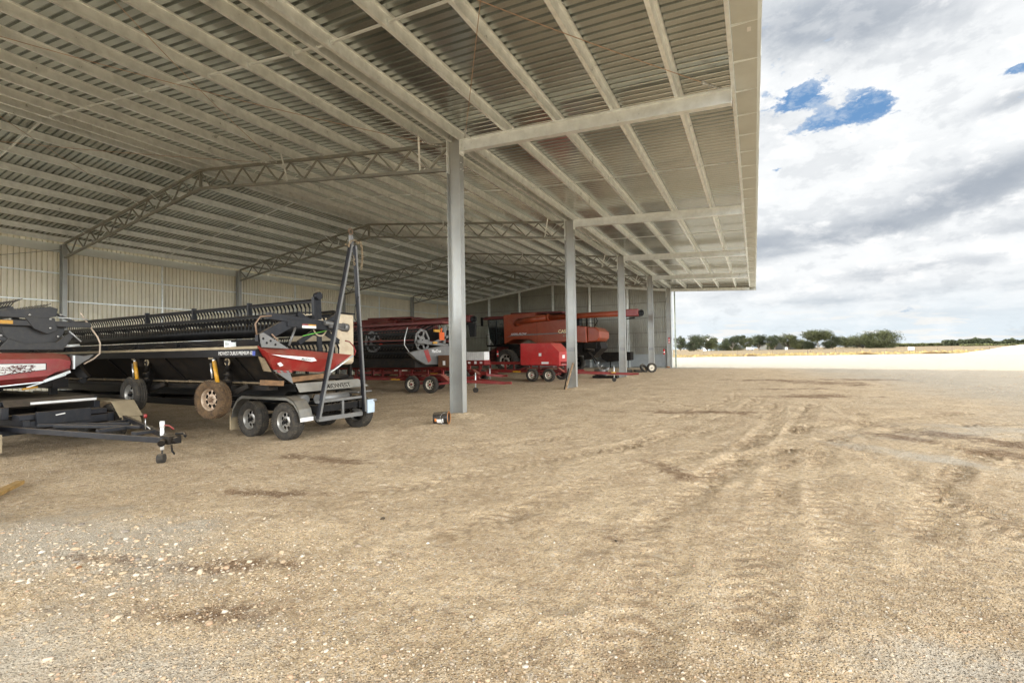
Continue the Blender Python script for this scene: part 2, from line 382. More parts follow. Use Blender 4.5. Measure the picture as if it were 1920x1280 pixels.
grit = (.24, .165, .10, 1); base = T.mix(T.m('MULTIPLY', T.ramp(nE, .49, .40), .72), base, grit); base = T.mix(T.m('MULTIPLY', T.ramp(nF, .47, .37), .50), base, grit)
base = T.mix(T.m('MULTIPLY', T.ramp(nE, .54, .62), .6), base, (.74, .66, .54, 1)); base = T.mix(T.m('MULTIPLY', T.ramp(nF, .56, .68), .35), base, (.70, .62, .50, 1))
def spot(x, y, r, ry=None, ang=0., warp=.8):
    ry = ry or r; c, s = math.cos(ang), math.sin(ang)
    dx = T.m('SUBTRACT', gxn, x); dy = T.m('SUBTRACT', gyn, y)
    u = T.m('DIVIDE', T.m('ADD', T.m('MULTIPLY', dx, c), T.m('MULTIPLY', dy, s)), r)
    v = T.m('DIVIDE', T.m('SUBTRACT', T.m('MULTIPLY', dy, c), T.m('MULTIPLY', dx, s)), ry)
    d = T.m('SQRT', T.m('ADD', T.m('MULTIPLY', u, u), T.m('MULTIPLY', v, v)))
    d = T.m('ADD', d, T.m('MULTIPLY', T.m('SUBTRACT', nB, .5), warp*3.6)); d = T.m('ADD', d, T.m('MULTIPLY', T.m('SUBTRACT', nC, .5), warp*2.6)); d = T.m('ADD', d, T.m('MULTIPLY', T.m('SUBTRACT', nD, .5), warp*1.6))
    return T.ramp(d, 1.25, .30)
# pale crushed stone: to the right, the left foreground and the right-hand strip
right = T.ramp(T.m('ADD', T.m('ADD', gxn, T.m('MULTIPLY', gyn, .12)), T.m('MULTIPLY', T.m('SUBTRACT', nA, .5), 8.)), 11., 17.)
pale = T.m('MULTIPLY', right, .75)
for a in [(1.6, -8.9, 1.6, 1.0, .3), (4.0, -9.6, 1.5, .5, .2), (9.6, -1.6, 1.5, .35, -.75), (8.3, -7.6, .8, .3, .2), (10.8, -2.6, 1.4, .4, -.6), (13.0, 2.0, 4., 1.2, .4)]:
    pale = T.m('MAXIMUM', pale, T.m('MULTIPLY', spot(*a), .8))
base = T.mix(T.m('MULTIPLY', pale, T.ramp(nC, .25, .6, .55, 1.)), base, T.mix(right, PALE, PALER))
# small stones as colour speckle
vo = T.new('ShaderNodeTexVoronoi', feature='F1'); T.l.new(g, vo.inputs['Vector']); vo.inputs['Scale'].default_value = 55
vcs = T.new('ShaderNodeSeparateColor'); T.l.new(vo.outputs['Color'], vcs.inputs[0])
st = T.m('MULTIPLY', T.ramp(vcs.outputs[0], .62, .70), T.ramp(vo.outputs['Distance'], .42, .30))
st = T.m('MULTIPLY', st, T.ramp(nB, .34, .62, .1, .7))
stc = T.mix(vcs.outputs[1], (.70, .63, .52, 1), (.32, .24, .16, 1))
base = T.mix(st, base, stc)
vo2 = T.new('ShaderNodeTexVoronoi', feature='F1'); T.l.new(g, vo2.inputs['Vector']); vo2.inputs['Scale'].default_value = 130
vc2 = T.new('ShaderNodeSeparateColor'); T.l.new(vo2.outputs['Color'], vc2.inputs[0])
nG = T.noise(g, 28., 6, .85); base = T.mix(T.m('MULTIPLY', T.ramp(nG, .44, .36), .7), base, grit); base = T.mix(T.m('MULTIPLY', T.ramp(vc2.outputs[0], .7, .75), .55), base, T.mix(vc2.outputs[1], (.70, .62, .5, 1), (.24, .17, .10, 1)))
# brown damp stains
stain = None
for a in [(8.3, 17.6, 2.0, .8, 0), (10.2, 15.6, 2.2, 1.3, -.5), (9.0, 8.6, 1.8, .7, .4), (11.1, .2, 2.2, .45, -.7), (10.9, -1.0, 1.0, .3, -.7), (.8, -5.3, .9, .22, .1), (3.9, -9.05, .38, .13, .5), (2.3, -8.9, .40, .10, .3),
          (3.5, -8.4, .4, .12, .6), (9.7, 0.3, .9, .25, -.8), (1.8, -7.0, .6, .12, .4), (8.3, 11.5, 1.6, .5, .2), (12., 19., 2., .8, 0.), (6.2, -3.9, .7, .2, -.9), (6.1, -6.65, .10, .07, 0), (6., 3., 2., .3, .3)]:
    s_ = spot(*a, warp=1.1); stain = s_ if stain is None else T.m('MAXIMUM', stain, s_)
stain = T.m('MULTIPLY', stain, T.ramp(nE, .38, .56, .25, .85))
base = T.mix(stain, base, (.15, .082, .040, 1))
damp = T.m('MULTIPLY', T.ramp(T.noise(g, .55, 8, .7), .56, .74), .55); base = T.mix(damp, base, (.27, .18, .10, 1))
# pale pad beyond the shed
pad = T.ramp(T.m('ADD', gyn, T.m('MULTIPLY', T.m('SUBTRACT', nA, .5), 4.)), 31.5, 37.)
at = T.new('ShaderNodeAttribute'); at.attribute_name = 'track'; tk_ = T.m('ADD', at.outputs['Fac'], T.m('MULTIPLY', T.m('SUBTRACT', nC, .5), .9))
base = T.mix(T.ramp(tk_, .12, .9, 0., .48), base, (.24, .155, .085, 1)); base = T.mix(T.ramp(tk_, -.15, -.8, 0., .35), base, (.64, .50, .33, 1))
base = T.mix(pad, base, PAD)
T.put(b.inputs['Base Color'], base); b.inputs['Roughness'].default_value = .95; b.inputs['Specular IOR Level'].default_value = .2
bp = T.new('ShaderNodeBump'); bp.inputs['Strength'].default_value = 1.0; bp.inputs['Distance'].default_value = .028
hh = T.m('ADD', T.m('MULTIPLY', nC, 1.0), T.m('MULTIPLY', nD, .7)); hh = T.m('ADD', hh, T.m('MULTIPLY', T.ramp(vo.outputs['Distance'], .5, 0.), .45)); hh = T.m('ADD', hh, T.m('MULTIPLY', st, .6))
T.put(bp.inputs['Height'], hh); T.l.new(bp.outputs[0], b.inputs['Normal'])
me.materials.append(GM)

# ------------------------------------------------------------------ loose gravel
def ico():
    t = (1+5**.5)/2; v = np.array([(-1, t, 0), (1, t, 0), (-1, -t, 0), (1, -t, 0), (0, -1, t), (0, 1, t), (0, -1, -t), (0, 1, -t), (t, 0, -1), (t, 0, 1), (-t, 0, -1), (-t, 0, 1)], float)
    v /= np.linalg.norm(v[0]); f = np.array([(0, 11, 5), (0, 5, 1), (0, 1, 7), (0, 7, 10), (0, 10, 11), (1, 5, 9), (5, 11, 4), (11, 10, 2), (10, 7, 6), (7, 1, 8), (3, 9, 4), (3, 4, 2), (3, 2, 6), (3, 6, 8), (3, 8, 9), (4, 9, 5), (2, 4, 11), (6, 2, 10), (8, 6, 7), (9, 8, 1)])
    return v, f
IV, IF = ico()
def stone_mesh(name, xs, ys, size, material, flat=(.35, .75), seed=3):
    r = np.random.default_rng(seed); n = len(xs)
    sc3 = np.column_stack([size*r.uniform(.8, 1.35, n), size*r.uniform(.6, 1.0, n), size*r.uniform(*flat, n)])
    V = IV[None]*(1+r.uniform(-.22, .22, (n, 12, 1)))*sc3[:, None, :]
    a = r.uniform(0, 2*np.pi, n); ca, sa = np.cos(a)[:, None], np.sin(a)[:, None]
    X_ = V[..., 0]*ca - V[..., 1]*sa; Y_ = V[..., 0]*sa + V[..., 1]*ca; V[..., 0] = X_; V[..., 1] = Y_
    V[..., 0] += xs[:, None]; V[..., 1] += ys[:, None]; V[..., 2] += (height(xs, ys) + size*.18)[:, None]
    F = (IF[None] + (np.arange(n)*12)[:, None, None]).reshape(-1, 3)
    me = bpy.data.meshes.new(name); me.vertices.add(n*12); me.vertices.foreach_set('co', V.ravel())
    me.loops.add(len(F)*3); me.loops.foreach_set('vertex_index', F.ravel()); me.polygons.add(len(F))
    me.polygons.foreach_set('loop_start', np.arange(len(F))*3); me.polygons.foreach_set('loop_total', np.full(len(F), 3)); me.update(calc_edges=True)
    me.materials.append(material); o = bpy.data.objects.new(name, me); link(o); return o
SM = bpy.data.materials.new('stones'); SM.use_nodes = True; T = NT(SM.node_tree); b = SM.node_tree.nodes['Principled BSDF']
gi = T.new('ShaderNodeNewGeometry'); cr = T.new('ShaderNodeValToRGB'); T.l.new(gi.outputs['Random Per Island'], cr.inputs[0])
for i, (p_, c_) in enumerate([(0, (.56, .46, .33, 1)), (.22, (.47, .35, .22, 1)), (.46, (.36, .26, .16, 1)), (.64, (.60, .53, .43, 1)), (.76, (.30, .24, .18, 1)), (.88, (.46, .29, .18, 1)), (.95, (.20, .18, .16, 1))]):
    e = cr.color_ramp.elements[i] if i < 2 else cr.color_ramp.elements.new(p_); e.position = p_; e.color = c_
cr.color_ramp.interpolation = 'CONSTANT'
c_ = T.mix(T.m('MULTIPLY', T.noise(gi.outputs['Position'], 90., 4, .6), .5), cr.outputs[0], (.42, .33, .22, 1)); T.put(b.inputs['Base Color'], c_); b.inputs['Roughness'].default_value = .9
N = 190000
r_ = np.exp(rng.uniform(math.log(1.7), math.log(38), N)); th = rng.uniform(-math.pi*.40, math.pi*.40, N)
fa = math.atan2(Fv.x, Fv.y); xs = CAM.x + r_*np.sin(fa+th); ys = CAM.y + r_*np.cos(fa+th)
dens = .30 + 1.5*vnoise(xs, ys, 1.3, 51) + 1.1*vnoise(xs, ys, .45, 52)
def bump2(x, y, cx, cy, rx, ry, a): 
    c, s = math.cos(a), math.sin(a); u = ((x-cx)*c+(y-cy)*s)/rx; v = ((y-cy)*c-(x-cx)*s)/ry; return np.exp(-(u*u+v*v))
left = bump2(xs, ys, 2.0, -9.0, 2.4, .9, .3); strip = bump2(xs, ys, 9.3, -1.8, 2.2, .5, -.75)+bump2(xs, ys, 4.4, -8.0, 2.2, .22, .75)+bump2(xs, ys, 8.2, -7.2, 1.6, 1.0, 0)+bump2(xs, ys, 5.2, -9.0, 1.5, .5, .4)
dens += left*1.1 + strip*.8; rut, _ = track_field(xs, ys); dens += np.where(rut > .1, .35, np.where(rut < -.3, -.3, 0))
keep = rng.uniform(0, 1, N) < np.clip(dens, .04, 1)
keep &= ~((xs < 1.5) & (r_ > 16) & (rng.uniform(0, 1, N) < .5))
xs, ys, r_, left = xs[keep], ys[keep], r_[keep], left[keep]
size = np.clip(rng.lognormal(math.log(.0036), .50, len(xs)), .0018, .018); size *= (1+left*1.6*(rng.uniform(0, 1, len(xs)) < .35)); size = np.maximum(size, r_*.0006)
gr = stone_mesh('gravel', xs, ys, size, SM); tag(gr, 'loose pale and tan gravel strewn over the sandy yard', 'gravel', kind='stuff')
# cobbles thrown up in the left foreground
k = 420; a = rng.uniform(0, 1, (k, 2)); cx = rng.normal(2.0, 1.1, k); cy = -8.95+.28*(cx-2.0)+rng.normal(0, .33, k)
cob = stone_mesh('cobble', cx, cy, np.clip(rng.lognormal(math.log(.014), .4, k), .008, .035), SM, (.35, .6), 9)
tag(cob, 'pale cobbles thrown up among the gravel in the left foreground', 'cobbles', kind='stuff')
M_peach = mat('peach_stone', (.62, .46, .34), .9, 0, .15, 30, bump=.5); M_brownst = mat('brown_stone', (.28, .13, .05), .9, 0, .2, 30, bump=.5); M_ws = mat('pale_stone', (.72, .68, .60), .9, 0, .1, 30, bump=.5)
M_dkst = mat('dark_clod', (.07, .05, .03), .95, 0, .2, 30, bump=.8)
for (x, y, s, mm, lab) in [(3.68, -9.67, .030, M_peach, 'large flat peach stone in the bottom left foreground'), (2.39, -9.05, .026, M_brownst, 'rust brown stone among pale cobbles at lower left'),
        (1.62, -9.02, .030, M_ws, 'big pale stone at the left frame side among cobbles'), (3.81, -7.11, .038, M_dkst, 'dark clod alone on bare sand left of the centre'),
        (6.13, -6.68, .024, M_dkst, 'small dark brown clod on sand near the centre right'), (-.05, 35.6, .24, M_brownst, 'brown rock at the foot of the far end column'),
        (4.62, -7.42, .017, M_ws, 'thin pale stone alone on the sand, centre left'), (8.95, -4.9, .016, M_ws, 'pale stone on the tyre tracks at the right')]:
    o = stone_mesh('stone', np.array([x]), np.array([y]), np.array([s]), mm, (.45, .6), int(x*10+50)); o.modifiers.new('s', 'SUBSURF').levels = 2; o.modifiers['s'].render_levels = 2
    tag(o, lab, 'stone', 'single stones lying on the ground')

# ------------------------------------------------------------------ field, sand pile
FM = bpy.data.materials.new('dry_field'); FM.use_nodes = True; T = NT(FM.node_tree); b = FM.node_tree.nodes['Principled BSDF']
g = T.new('ShaderNodeNewGeometry').outputs['Position']
c_ = T.mix(T.ramp(T.noise(g, .05, 6, .6), .35, .65), (0.173, 0.114, 0.041, 1), (0.145, 0.103, 0.043, 1)); c_ = T.mix(T.m('MULTIPLY', T.ramp(T.noise(g, .8, 6, .7), .4, .7), .45), c_, (0.223, 0.155, 0.071, 1))
T.put(b.inputs['Base Color'], c_); b.inputs['Roughness'].default_value = 1.
mb = MB(); e0 = Vector((-7.5, 96)); dx = Vector((33.0, 13.8)).normalized(); edge = []
for i in range(-60, 160):
    p_ = e0 + dx*(i*3.5); off = 1.6*float(vnoise(np.array([i*3.5]), np.array([0.]), 9., 77)[0]) + .8*random.uniform(-1, 1)*.5; edge.append((p_.x-dx.y*off, p_.y+dx.x*off, .012))
edge2 = [(x-dx.y*40, y+dx.x*40, .03) for x, y, z in edge]
n_ = len(edge); mb.add(edge+edge2, [(i, i+1, n_+i+1, n_+i) for i in range(n_-1)])
far = [(x-dx.y*5000, y+dx.x*5000, .05) for x, y, z in edge]; far[0] = (-5000, 3000, .05); far[-1] = (6000, 5000, .05)
mb.add(edge2+far, [(i, i+1, n_+i+1, n_+i) for i in range(n_-1)])
fo = mb.build('field', FM); tag(fo, 'golden dry stubble field beyond the pale yard', kind='structure')
# dry grass along the field edge
M_straw = mat('dry_grass', (.36, .27, .11), 1., 0, .25, .6)
mb = MB()
for i in range(9000):
    t_ = random.uniform(-150, 420); dd = random.expovariate(1/14.)+.2; p_ = e0 + dx*t_; x = p_.x-dx.y*dd; y = p_.y+dx.x*dd
    h = random.uniform(.12, .38); w = random.uniform(.12, .35); a = random.uniform(0, 3.14); c, s = math.cos(a)*w, math.sin(a)*w
    mb.add([(x-c, y-s, 0), (x+c, y+s, 0), (x+c*1.2+.05, y+s*1.2, h), (x, y, h*.6), (x-c*1.2, y-s*1.2+.05, h*.9)], [(0, 1, 2, 3), (0, 3, 4)])
go = mb.build('dry_grass', M_straw); tag(go, 'dry straw coloured grass along the edge of the field', 'grass', kind='stuff')
def clump(x, y, s, lab):
    mb = MB(); r = random.Random(int(x*7))
    for i in range(260):
        a = r.uniform(0, 6.28); q = r.random()**.6*s; hx = x+math.cos(a)*q*1.6; hy = y+math.sin(a)*q; z = r.uniform(0, .55)*s*(1-q/s*.7); t = .10
        mb.tube([(hx, hy, z), (hx+r.uniform(-t, t)*3, hy+r.uniform(-t, t)*3, z+r.uniform(0, t)*2)], .02, 3, False)
    o = mb.build('tumbleweed', mat('dry_brush', (.22, .13, .05), 1., 0, .2)); tag(o, lab, 'dry bush', 'dry bushes at the field edge')
def pix(px, depth, z=0.):
    """world point at a bearing px of the photo and a distance"""
    d = Fv*depth + Rv*((px-960)/887.17*depth); return (CAM.x+d.x, CAM.y+d.y)
for px, dep, s, lab in [(1404, 104, .8, 'small dry bush at the field edge in front of the white vehicle'), (1622, 98, .85, 'dark dry bush at the field edge left of the largest round tree'), (1743, 96, .8, 'dry bush at the field edge right of the white box on the fence'), (1768, 96, .55, 'smallest pale dry bush at the field edge near the hedge')]:
    clump(*pix(px, dep), s, lab)
# sand pile
mb = MB(); cx, cy = pix(1985, 84); n = 40; vs = []; fs = []
for j in range(n+1):
    for i in range(n+1):
        u = i/n*2-1; v = j/n*2-1; x = cx+u*13; y = cy+v*8; r = math.hypot(u, v)
        h = 1.65*max(0, 1-r**1.6)**.9; h *= 1+.35*float(vnoise(np.array([x]), np.array([y]), 3., 61)[0]); vs.append((x, y, h-.03)); 
for j in range(n):
    for i in range(n): a = j*(n+1)+i; fs.append((a, a+1, a+n+2, a+n+1))
mb.add(vs, fs, True); o = mb.build('sand_pile', mat('pale_sand', (.62, .54, .42), .95, 0, .08, .8, bump=.4, bscale=8)); tag(o, 'smooth pale sand pile at the right edge of the yard', 'sand pile')

# ------------------------------------------------------------------ shed
S = 9.1102; WID = 23.83; HT = 7.54; HR = 9.07; HC = 7.153; XC = 6.95; Y0 = -2*S-.15; Y1 = 4*S+.15
shed = thing('machinery_shed', 'long galvanised open sided machinery shed with trussed pitched roof and cantilevered canopy', 'shed', (0, 0, 0))
def zc(x):
    if x >= 0: return HT + (HC-HT)*x/XC
    if x >= -WID/2: return HT + (HR-HT)*(-x)/(WID/2)
    return HT + (HR-HT)*(WID+x)/(WID/2)
def strip(mb, prof, y0, y1, smooth=False):
    """extrude an open (x,z) profile along y"""
    n = len(prof); mb.add([(x, y0, z) for x, z in prof]+[(x, y1, z) for x, z in prof], [(i, i+1, n+i+1, n+i) for i in range(n-1)], smooth)
PH = .22   # purlin depth
def ribs(y0, y1, pitch=.2032, hgt=.050):
    ys = []; y = y0
    while y < y1: ys += [(y, 0), (y+pitch*.62, 0), (y+pitch*.70, hgt), (y+pitch*.92, hgt)]; y += pitch
    ys.append((y, 0)); return ys
def rib_sheet(name, x0, x1, matl, lab=None):
    mb = MB(); pr = ribs(Y0, Y1); n = len(pr)
    # double skinned so that it has a real thickness
    for dz in (0., .0035):
        mb.add([(x0, y, zc(x0)+PH+.012+h+dz) for y, h in pr]+[(x1, y, zc(x1)+PH+.012+h+dz) for y, h in pr], [(i, n+i, n+i+1, i+1) for i in range(n-1)])
    o = mb.build(name, matl, shed)
    return o
rib_sheet('roof_sheet', -WID/2, -.001, M_sheet)
rib_sheet('roof_sheet', -WID-.1, -WID/2-.0005, M_sheet)
rib_sheet('roof_sheet', 0.0, XC+.30, M_sheet)
def zpurlin(x, side=1, ph=PH, y0=Y0, y1=Y1):
    z = zc(x)+.006; f = .075*side; t = .004
    sl = 0
    mb = MB()
    for k in (0, t):
        strip(mb, [(x+f-k*side, z+.022), (x+f-k*side, z+k), (x+k*side, z+k), (x-k*side, z+ph-k), (x-f+k*side, z+ph-k), (x-f+k*side, z+ph-.02)], y0, y1)
    return mb
purl = [.25, 1.66, 3.07, 4.49, 5.92] + [-.75, -2.16, -3.56, -4.98, -6.4, -7.85, -9.27, -10.72]
for x in purl: zpurlin(x, -1).build('purlin', M_galv, shed)
zpurlin(-11.62, -1).build('purlin', M_galv, shed)
for x in [-12.2, -13.35, -14.85, -16.32, -17.85, -19.3, -20.8, -22.3, -23.45]: zpurlin(x, -1).build('purlin', M_galv, shed)
for x in (-.06,): zpurlin(x, -1).build('purlin', M_galv, shed)
# ridge flashing above and eave purlins
mb = MB(); strip(mb, [(XC+.02, HC+.015), (XC+.09, HC+.01), (XC+.09, HC+PH), (XC+.02, HC+PH)], Y0, Y1); strip(mb, [(XC+.024, HC+.019), (XC+.086, HC+.014), (XC+.086, HC+PH-.004)], Y0, Y1); mb.build('edge_purlin', M_galvw, shed)
# fascia and soffit panels, lapped about every 1.15 m
mb = MB(); y = Y0; i = 0
while y < Y1:
    y2 = min(y+1.16, Y1+.02); d = .004*(i % 2)
    pts = [(XC+.10, HC+.02-d), (XC+.50, HC-.02-d), (XC+.56+d, HC+.0), (XC+.57+d, HC+.32), (XC+.50, HC+.34)]
    strip(mb, pts, y, y2+.02); strip(mb, [(a, z+.004) for a, z in pts[:2]], y, y2+.02)
    y = y2; i += 1
mb.mat(1)
y = Y0
while y < Y1:
    mb.box(XC+.10, XC+.505, y-.009, y+.009, HC-.024, HC+.016); y += 1.16
mb.build('fascia', [M_fascia, M_galvw], shed)
mb = MB(); mb.box(XC+.34, XC+.40, -1.96, -1.86, HC-.022, HC-.006); mb.build('sticker', M_white, shed)
# front columns: I section, web across the frame
def icol(x, y, z0, z1, d=.40, b=.21, name='column', m_=M_col):
    mb = MB(); t = .014
    mb.box(x-d/2, x-d/2+t, y-b/2, y+b/2, z0, z1); mb.box(x+d/2-t, x+d/2, y-b/2, y+b/2, z0, z1); mb.box(x-d/2+t, x+d/2-t, y-.006, y+.006, z0, z1)
    return mb.build(name, m_, shed)
frames = [-2, -1, 0, 1, 2, 3, 4]
for n in frames:
    y = n*S + (.0 if n < 4 else -.12)
    c = icol(.02, y, -.3, HT+.16, .42)
    mb = MB()
    for sgn in (-1, 1):
        for bz in (HT-.12, HT-.30, HT-.82, HT-.64):
            for by in (-.06, .06): mb.tube([(.02+sgn*.21, y+by, bz), (.02+sgn*.245, y+by, bz)], .014, 6)
    mb.box(-.19, -.165, y-.11, y+.11, HT-.86, HT+.10); mb.box(.232, .252, y-.11, y+.11, HT-.42, HT+.04)
    mb.build('end_plate', M_galv, c)
    if n in (1, 2, 3):   # stencilled mill marks
        mk = MB(); z = 1.78; mk.box(-.15, .19, y-.009, y-.0065, z-.09, z+.09); mk.build('mill_mark', mat('mark_grey', (.30, .31, .31), .6), c)
    icol(-WID+.17, y, -.3, HT-.02, .34, .19)
    # cantilever beam
    if n < 4:
        mb = MB(); h = .33; z0 = HT; z1 = HC; t = .014; x0 = .252; x1 = XC+.01
        def slab(zo0, zo1, yb): mb.add([(x0, y-yb, z0+zo0), (x1, y-yb, z1+zo0), (x1, y+yb, z1+zo0), (x0, y+yb, z0+zo0), (x0, y-yb, z0+zo1), (x1, y-yb, z1+zo1), (x1, y+yb, z1+zo1), (x0, y+yb, z0+zo1)], [(0, 3, 2, 1), (4, 5, 6, 7), (0, 1, 5, 4), (1, 2, 6, 5), (2, 3, 7, 6), (3, 0, 4, 7)])
        slab(-t, 0, .085); slab(-h, -h+t, .085); slab(-h+t, -t, .006)
        mb.box(x1, x1+.012, y-.09, y+.09, z1-h-.01, z1+.03); o = mb.build('cantilever_beam', M_galvw, shed)
        mb = MB()
        for x in purl[:5]: mb = MB(); mb.box(x-.075, x-.069, y-.05, y+.05, zc(x)+.002, zc(x)+.17); mb.build('cleat', M_galv, o)
    # truss
    if n < 4:
        tr = empty('truss', (0, y, 0), shed); a = .09; D = .80; half = WID/2
        xb = -WID+.34; xf = -.19
        mb = MB(); mb.beam((xf, y, zc(xf)-a/2), (-half, y, HR-a/2), a, a); mb.beam((-half, y, HR-a/2), (xb, y, zc(xb)-a/2), a, a); mb.build('top_chord', M_truss, tr)
        mb = MB(); mb.beam((xf, y, zc(xf)-D+a/2), (-half, y, HR-D+a/2), a, a); mb.beam((-half, y, HR-D+a/2), (xb, y, zc(xb)-D+a/2), a, a); mb.build('bottom_chord', M_truss, tr)
        mb = MB(); NP = 18
        for side in (0, 1):
            for i in range(NP):
                t0 = i/NP; t1 = (i+1)/NP
                if side == 0: xa = xf+(-half-xf)*t0; xe = xf+(-half-xf)*t1
                else: xa = -half+(xb+half)*t0; xe = -half+(xb+half)*t1
                za, ze = (zc(xa)-a, zc(xe)-D+a) if i % 2 == 0 else (zc(xa)-D+a, zc(xe)-a)
                mb.beam((xa, y, za), (xe, y, ze), .045, .045)
        mb.beam((-half, y-.002, HR-a), (-half, y-.002, HR-D+a), .09, .09); mb.build('web', M_truss, tr)
        for i, xp in enumerate([-.75, -3.56, -6.4, -9.27, -14.85, -17.85, -20.8]):
            xq = xp-.42 if i < 4 else xp+.42
            for sy in (1, -1) if i % 2 == 0 else (1,): mb = MB(); mb.beam((xq, y+sy*.03, zc(xq)-D+.06), (xp, y+sy*.62, zc(xp)+.05), .05, .012); mb.build('fly_brace', M_galv, tr)
        mb = MB()
        for x in purl[5:]+[-13.35, -14.85, -16.32, -17.85, -19.3, -20.8, -22.3]: mb = MB(); mb.box(x-.07, x-.064, y-.05, y+.05, zc(x), zc(x)+.17); mb.build('cleat', M_galv, tr)
# end frame rafter at the gable
mb = MB(); ye = 4*S-.12
for xa, xe in ((-.2, -WID/2), (-WID/2, -WID+.3)): mb.beam((xa, ye, zc(xa)-.12), (xe, ye, zc(xe)-.12), .12, .24)
mb.beam((.25, ye, zc(.25)-.12), (XC+.05, ye, zc(XC)-.12), .10, .22); mb.build('end_rafter', M_galv, shed)
# bridging rows at mid bay
for k in range(-2, 4):
    y = (k+.5)*S; mb = MB(); allx = sorted(purl+[-11.62]); allb = [-23.45, -22.3, -20.8, -19.3, -17.85, -16.32, -14.85, -13.35, -12.2]
    for lst in (allx, allb):
        for a_, b_ in zip(lst[:-1], lst[1:]):
            if b_-a_ < .2: continue
            mb.beam((a_+.05, y, zc(a_)+.07), (b_-.05, y, zc(b_)+.07), .045, .03)
        for a_ in lst: mb.box(a_-.09, a_+.03, y-.03, y+.03, zc(a_)+.012, zc(a_)+.13)
        if lst is allb: mb.build('bridging', M_galvw, shed); mb = keepmb
        else: keepmb = mb; mb = MB()
    mb.beam((5.97, y, zc(5.97)+.07), (XC, y, zc(XC)+.07), .045, .03)
    mb.build('bridging', M_galvw, shed)
# roof rod bracing with chain-like tensioners
def rod(a, b):
    a = Vector(a); b = Vector(b); mb = MB(); n = 24
    pts = [a.lerp(b, i/n)+Vector((0, 0, -.16*math.sin(math.pi*i/n))) for i in range(n+1)]
    mb.tube(pts, .0065, 5); o = mb.build('brace_rod', M_rod, shed)
    mb = MB()
    for e, q in ((pts[-1], pts[-4]), (pts[0], pts[3])):
        d = (q-e).normalized()
        for i in range(7): c = e+d*(.08+i*.075); mb.tube([c-d*.03, c+d*.03], .017 if i % 2 else .024, 6)
        mb.tube([e+d*.55, e+d*.62], .03, 6)
    mb.build('tensioner', M_sil, o)
for yb in (0., 4*S):
    ya = yb-S; za = .0
    rod((.35, ya, HT+.03), (6.8, yb, HC+.03)); rod((6.8, ya, HC+.03), (.35, yb, HT+.03))
    rod((-7.4, ya, zc(-7.4)-.05), (-.35, yb, HT-.05)); rod((-.35, ya, HT-.05), (-7.4, yb, zc(-7.4)-.05))
    rod((-16.5, ya, zc(-16.5)-.05), (-7.6, yb, zc(-7.6)-.05)); rod((-7.6, ya, zc(-7.6)-.05), (-16.5, yb, zc(-16.5)-.05))
mb = MB(); mb.tube([(-WID+.3, -S+.2, 4.6), (-WID+.3, -.15, 7.2)], .012, 5); mb.build('brace_rod', M_truss, shed)
# back wall
mb = MB(); pr = ribs(Y0, Y1, hgt=.075); n = len(pr)
for dz in (0, .0035): mb.add([(-WID-.10-h-dz, y, -.2) for y, h in pr]+[(-WID-.10-h-dz, y, HT+.20) for y, h in pr], [(i, i+1, n+i+1, n+i) for i in range(n-1)])
mb.build('back_wall', M_wall, shed)
for z in (1.2, 2.7, 4.62, 6.02):
    for k in range(-2, 4): mb = MB(); mb.box(-WID-.098, -WID+.02, k*S+.10, (k+1)*S-.10, z, z+.06); mb.build('wall_girt', M_galvw, shed)
mb = MB(); mb.box(-WID-.098, -WID-.02, Y0, Y1, HT-.42, HT-.02); mb.build('eave_purlin', M_fascia, shed)
for k in range(-2, 4): mb = MB(); mb.box(-WID-.06, -WID+.04, (k+.5)*S-.03, (k+.5)*S+.03, -.1, HT-.42); mb.build('wall_mullion', M_galv, shed)
# gable end wall
mb = MB(); xs_ = []; x = -WID-.1
pr = [(x0, h) for x0, h in ribs(-WID-.1, .18, hgt=.075) if x0 < .2]
for dz in (0, .0035):
    n = len(pr); mb.add([(x0, Y1+.02+h+dz, -.15) for x0, h in pr]+[(x0, Y1+.02+h+dz, zc(x0)+PH) for x0, h in pr], [(i, i+1, n+i+1, n+i) for i in range(n-1)])
pr2 = [(x0, h) for x0, h in ribs(.2, XC+.5)]
n = len(pr2); mb.add([(x0, Y1+.02+h, zc(x0)-.25) for x0, h in pr2]+[(x0, Y1+.02+h, zc(x0)+PH) for x0, h in pr2], [(i, i+1, n+i+1, n+i) for i in range(n-1)])
mb.build('gable_wall', mat('gable_sheet', (.38, .375, .325), .36, .65, .08, .9, .15, (.35, .30, .2)), shed)
for z in (1.95, 3.36, 4.80, 6.30, 7.5):
    mb = MB()
    if z < 7: mb.box(-WID+.2, -.2, Y1-.10, Y1+.016, z, z+.065)
    else: mb.box(-WID/2-8.5+.0, -WID/2+8.5, Y1-.10, Y1+.016, z+.3, z+.36)
    mb.build('wall_girt', M_truss, shed)
for x in (-19.8, -15.87, -11.9, -7.8, -3.9):
    icol(x, Y1-.24, -.2, zc(x)-.2, .20, .2, 'gable_post', M_galv)
mb = MB()
for i in range(8): z = .10+i*.15; mb.box(-16.2, -.25, Y1-.135, Y1-.105, z, z+.135)
mb.build('kick_panel', M_panel, shed)
mb = MB(); mb.tube([(.52, Y1+.12, 0), (.52, Y1+.12, HT-.1)], .075, 10); mb.tube([(.52, Y1+.12, HT-.1), (1.0, Y1+.14, HT+.12)], .075, 10)
for z in (.6, 2.4, 4.2, 6.): mb.box(.44, .60, Y1+.03, Y1+.10, z, z+.04)
mb.build('downpipe', M_green, shed)
mb = MB(); mb.box(.24, .28, Y1-.08, Y1+.03, 0, HT); mb.build('corner_flashing', M_galvw, shed)
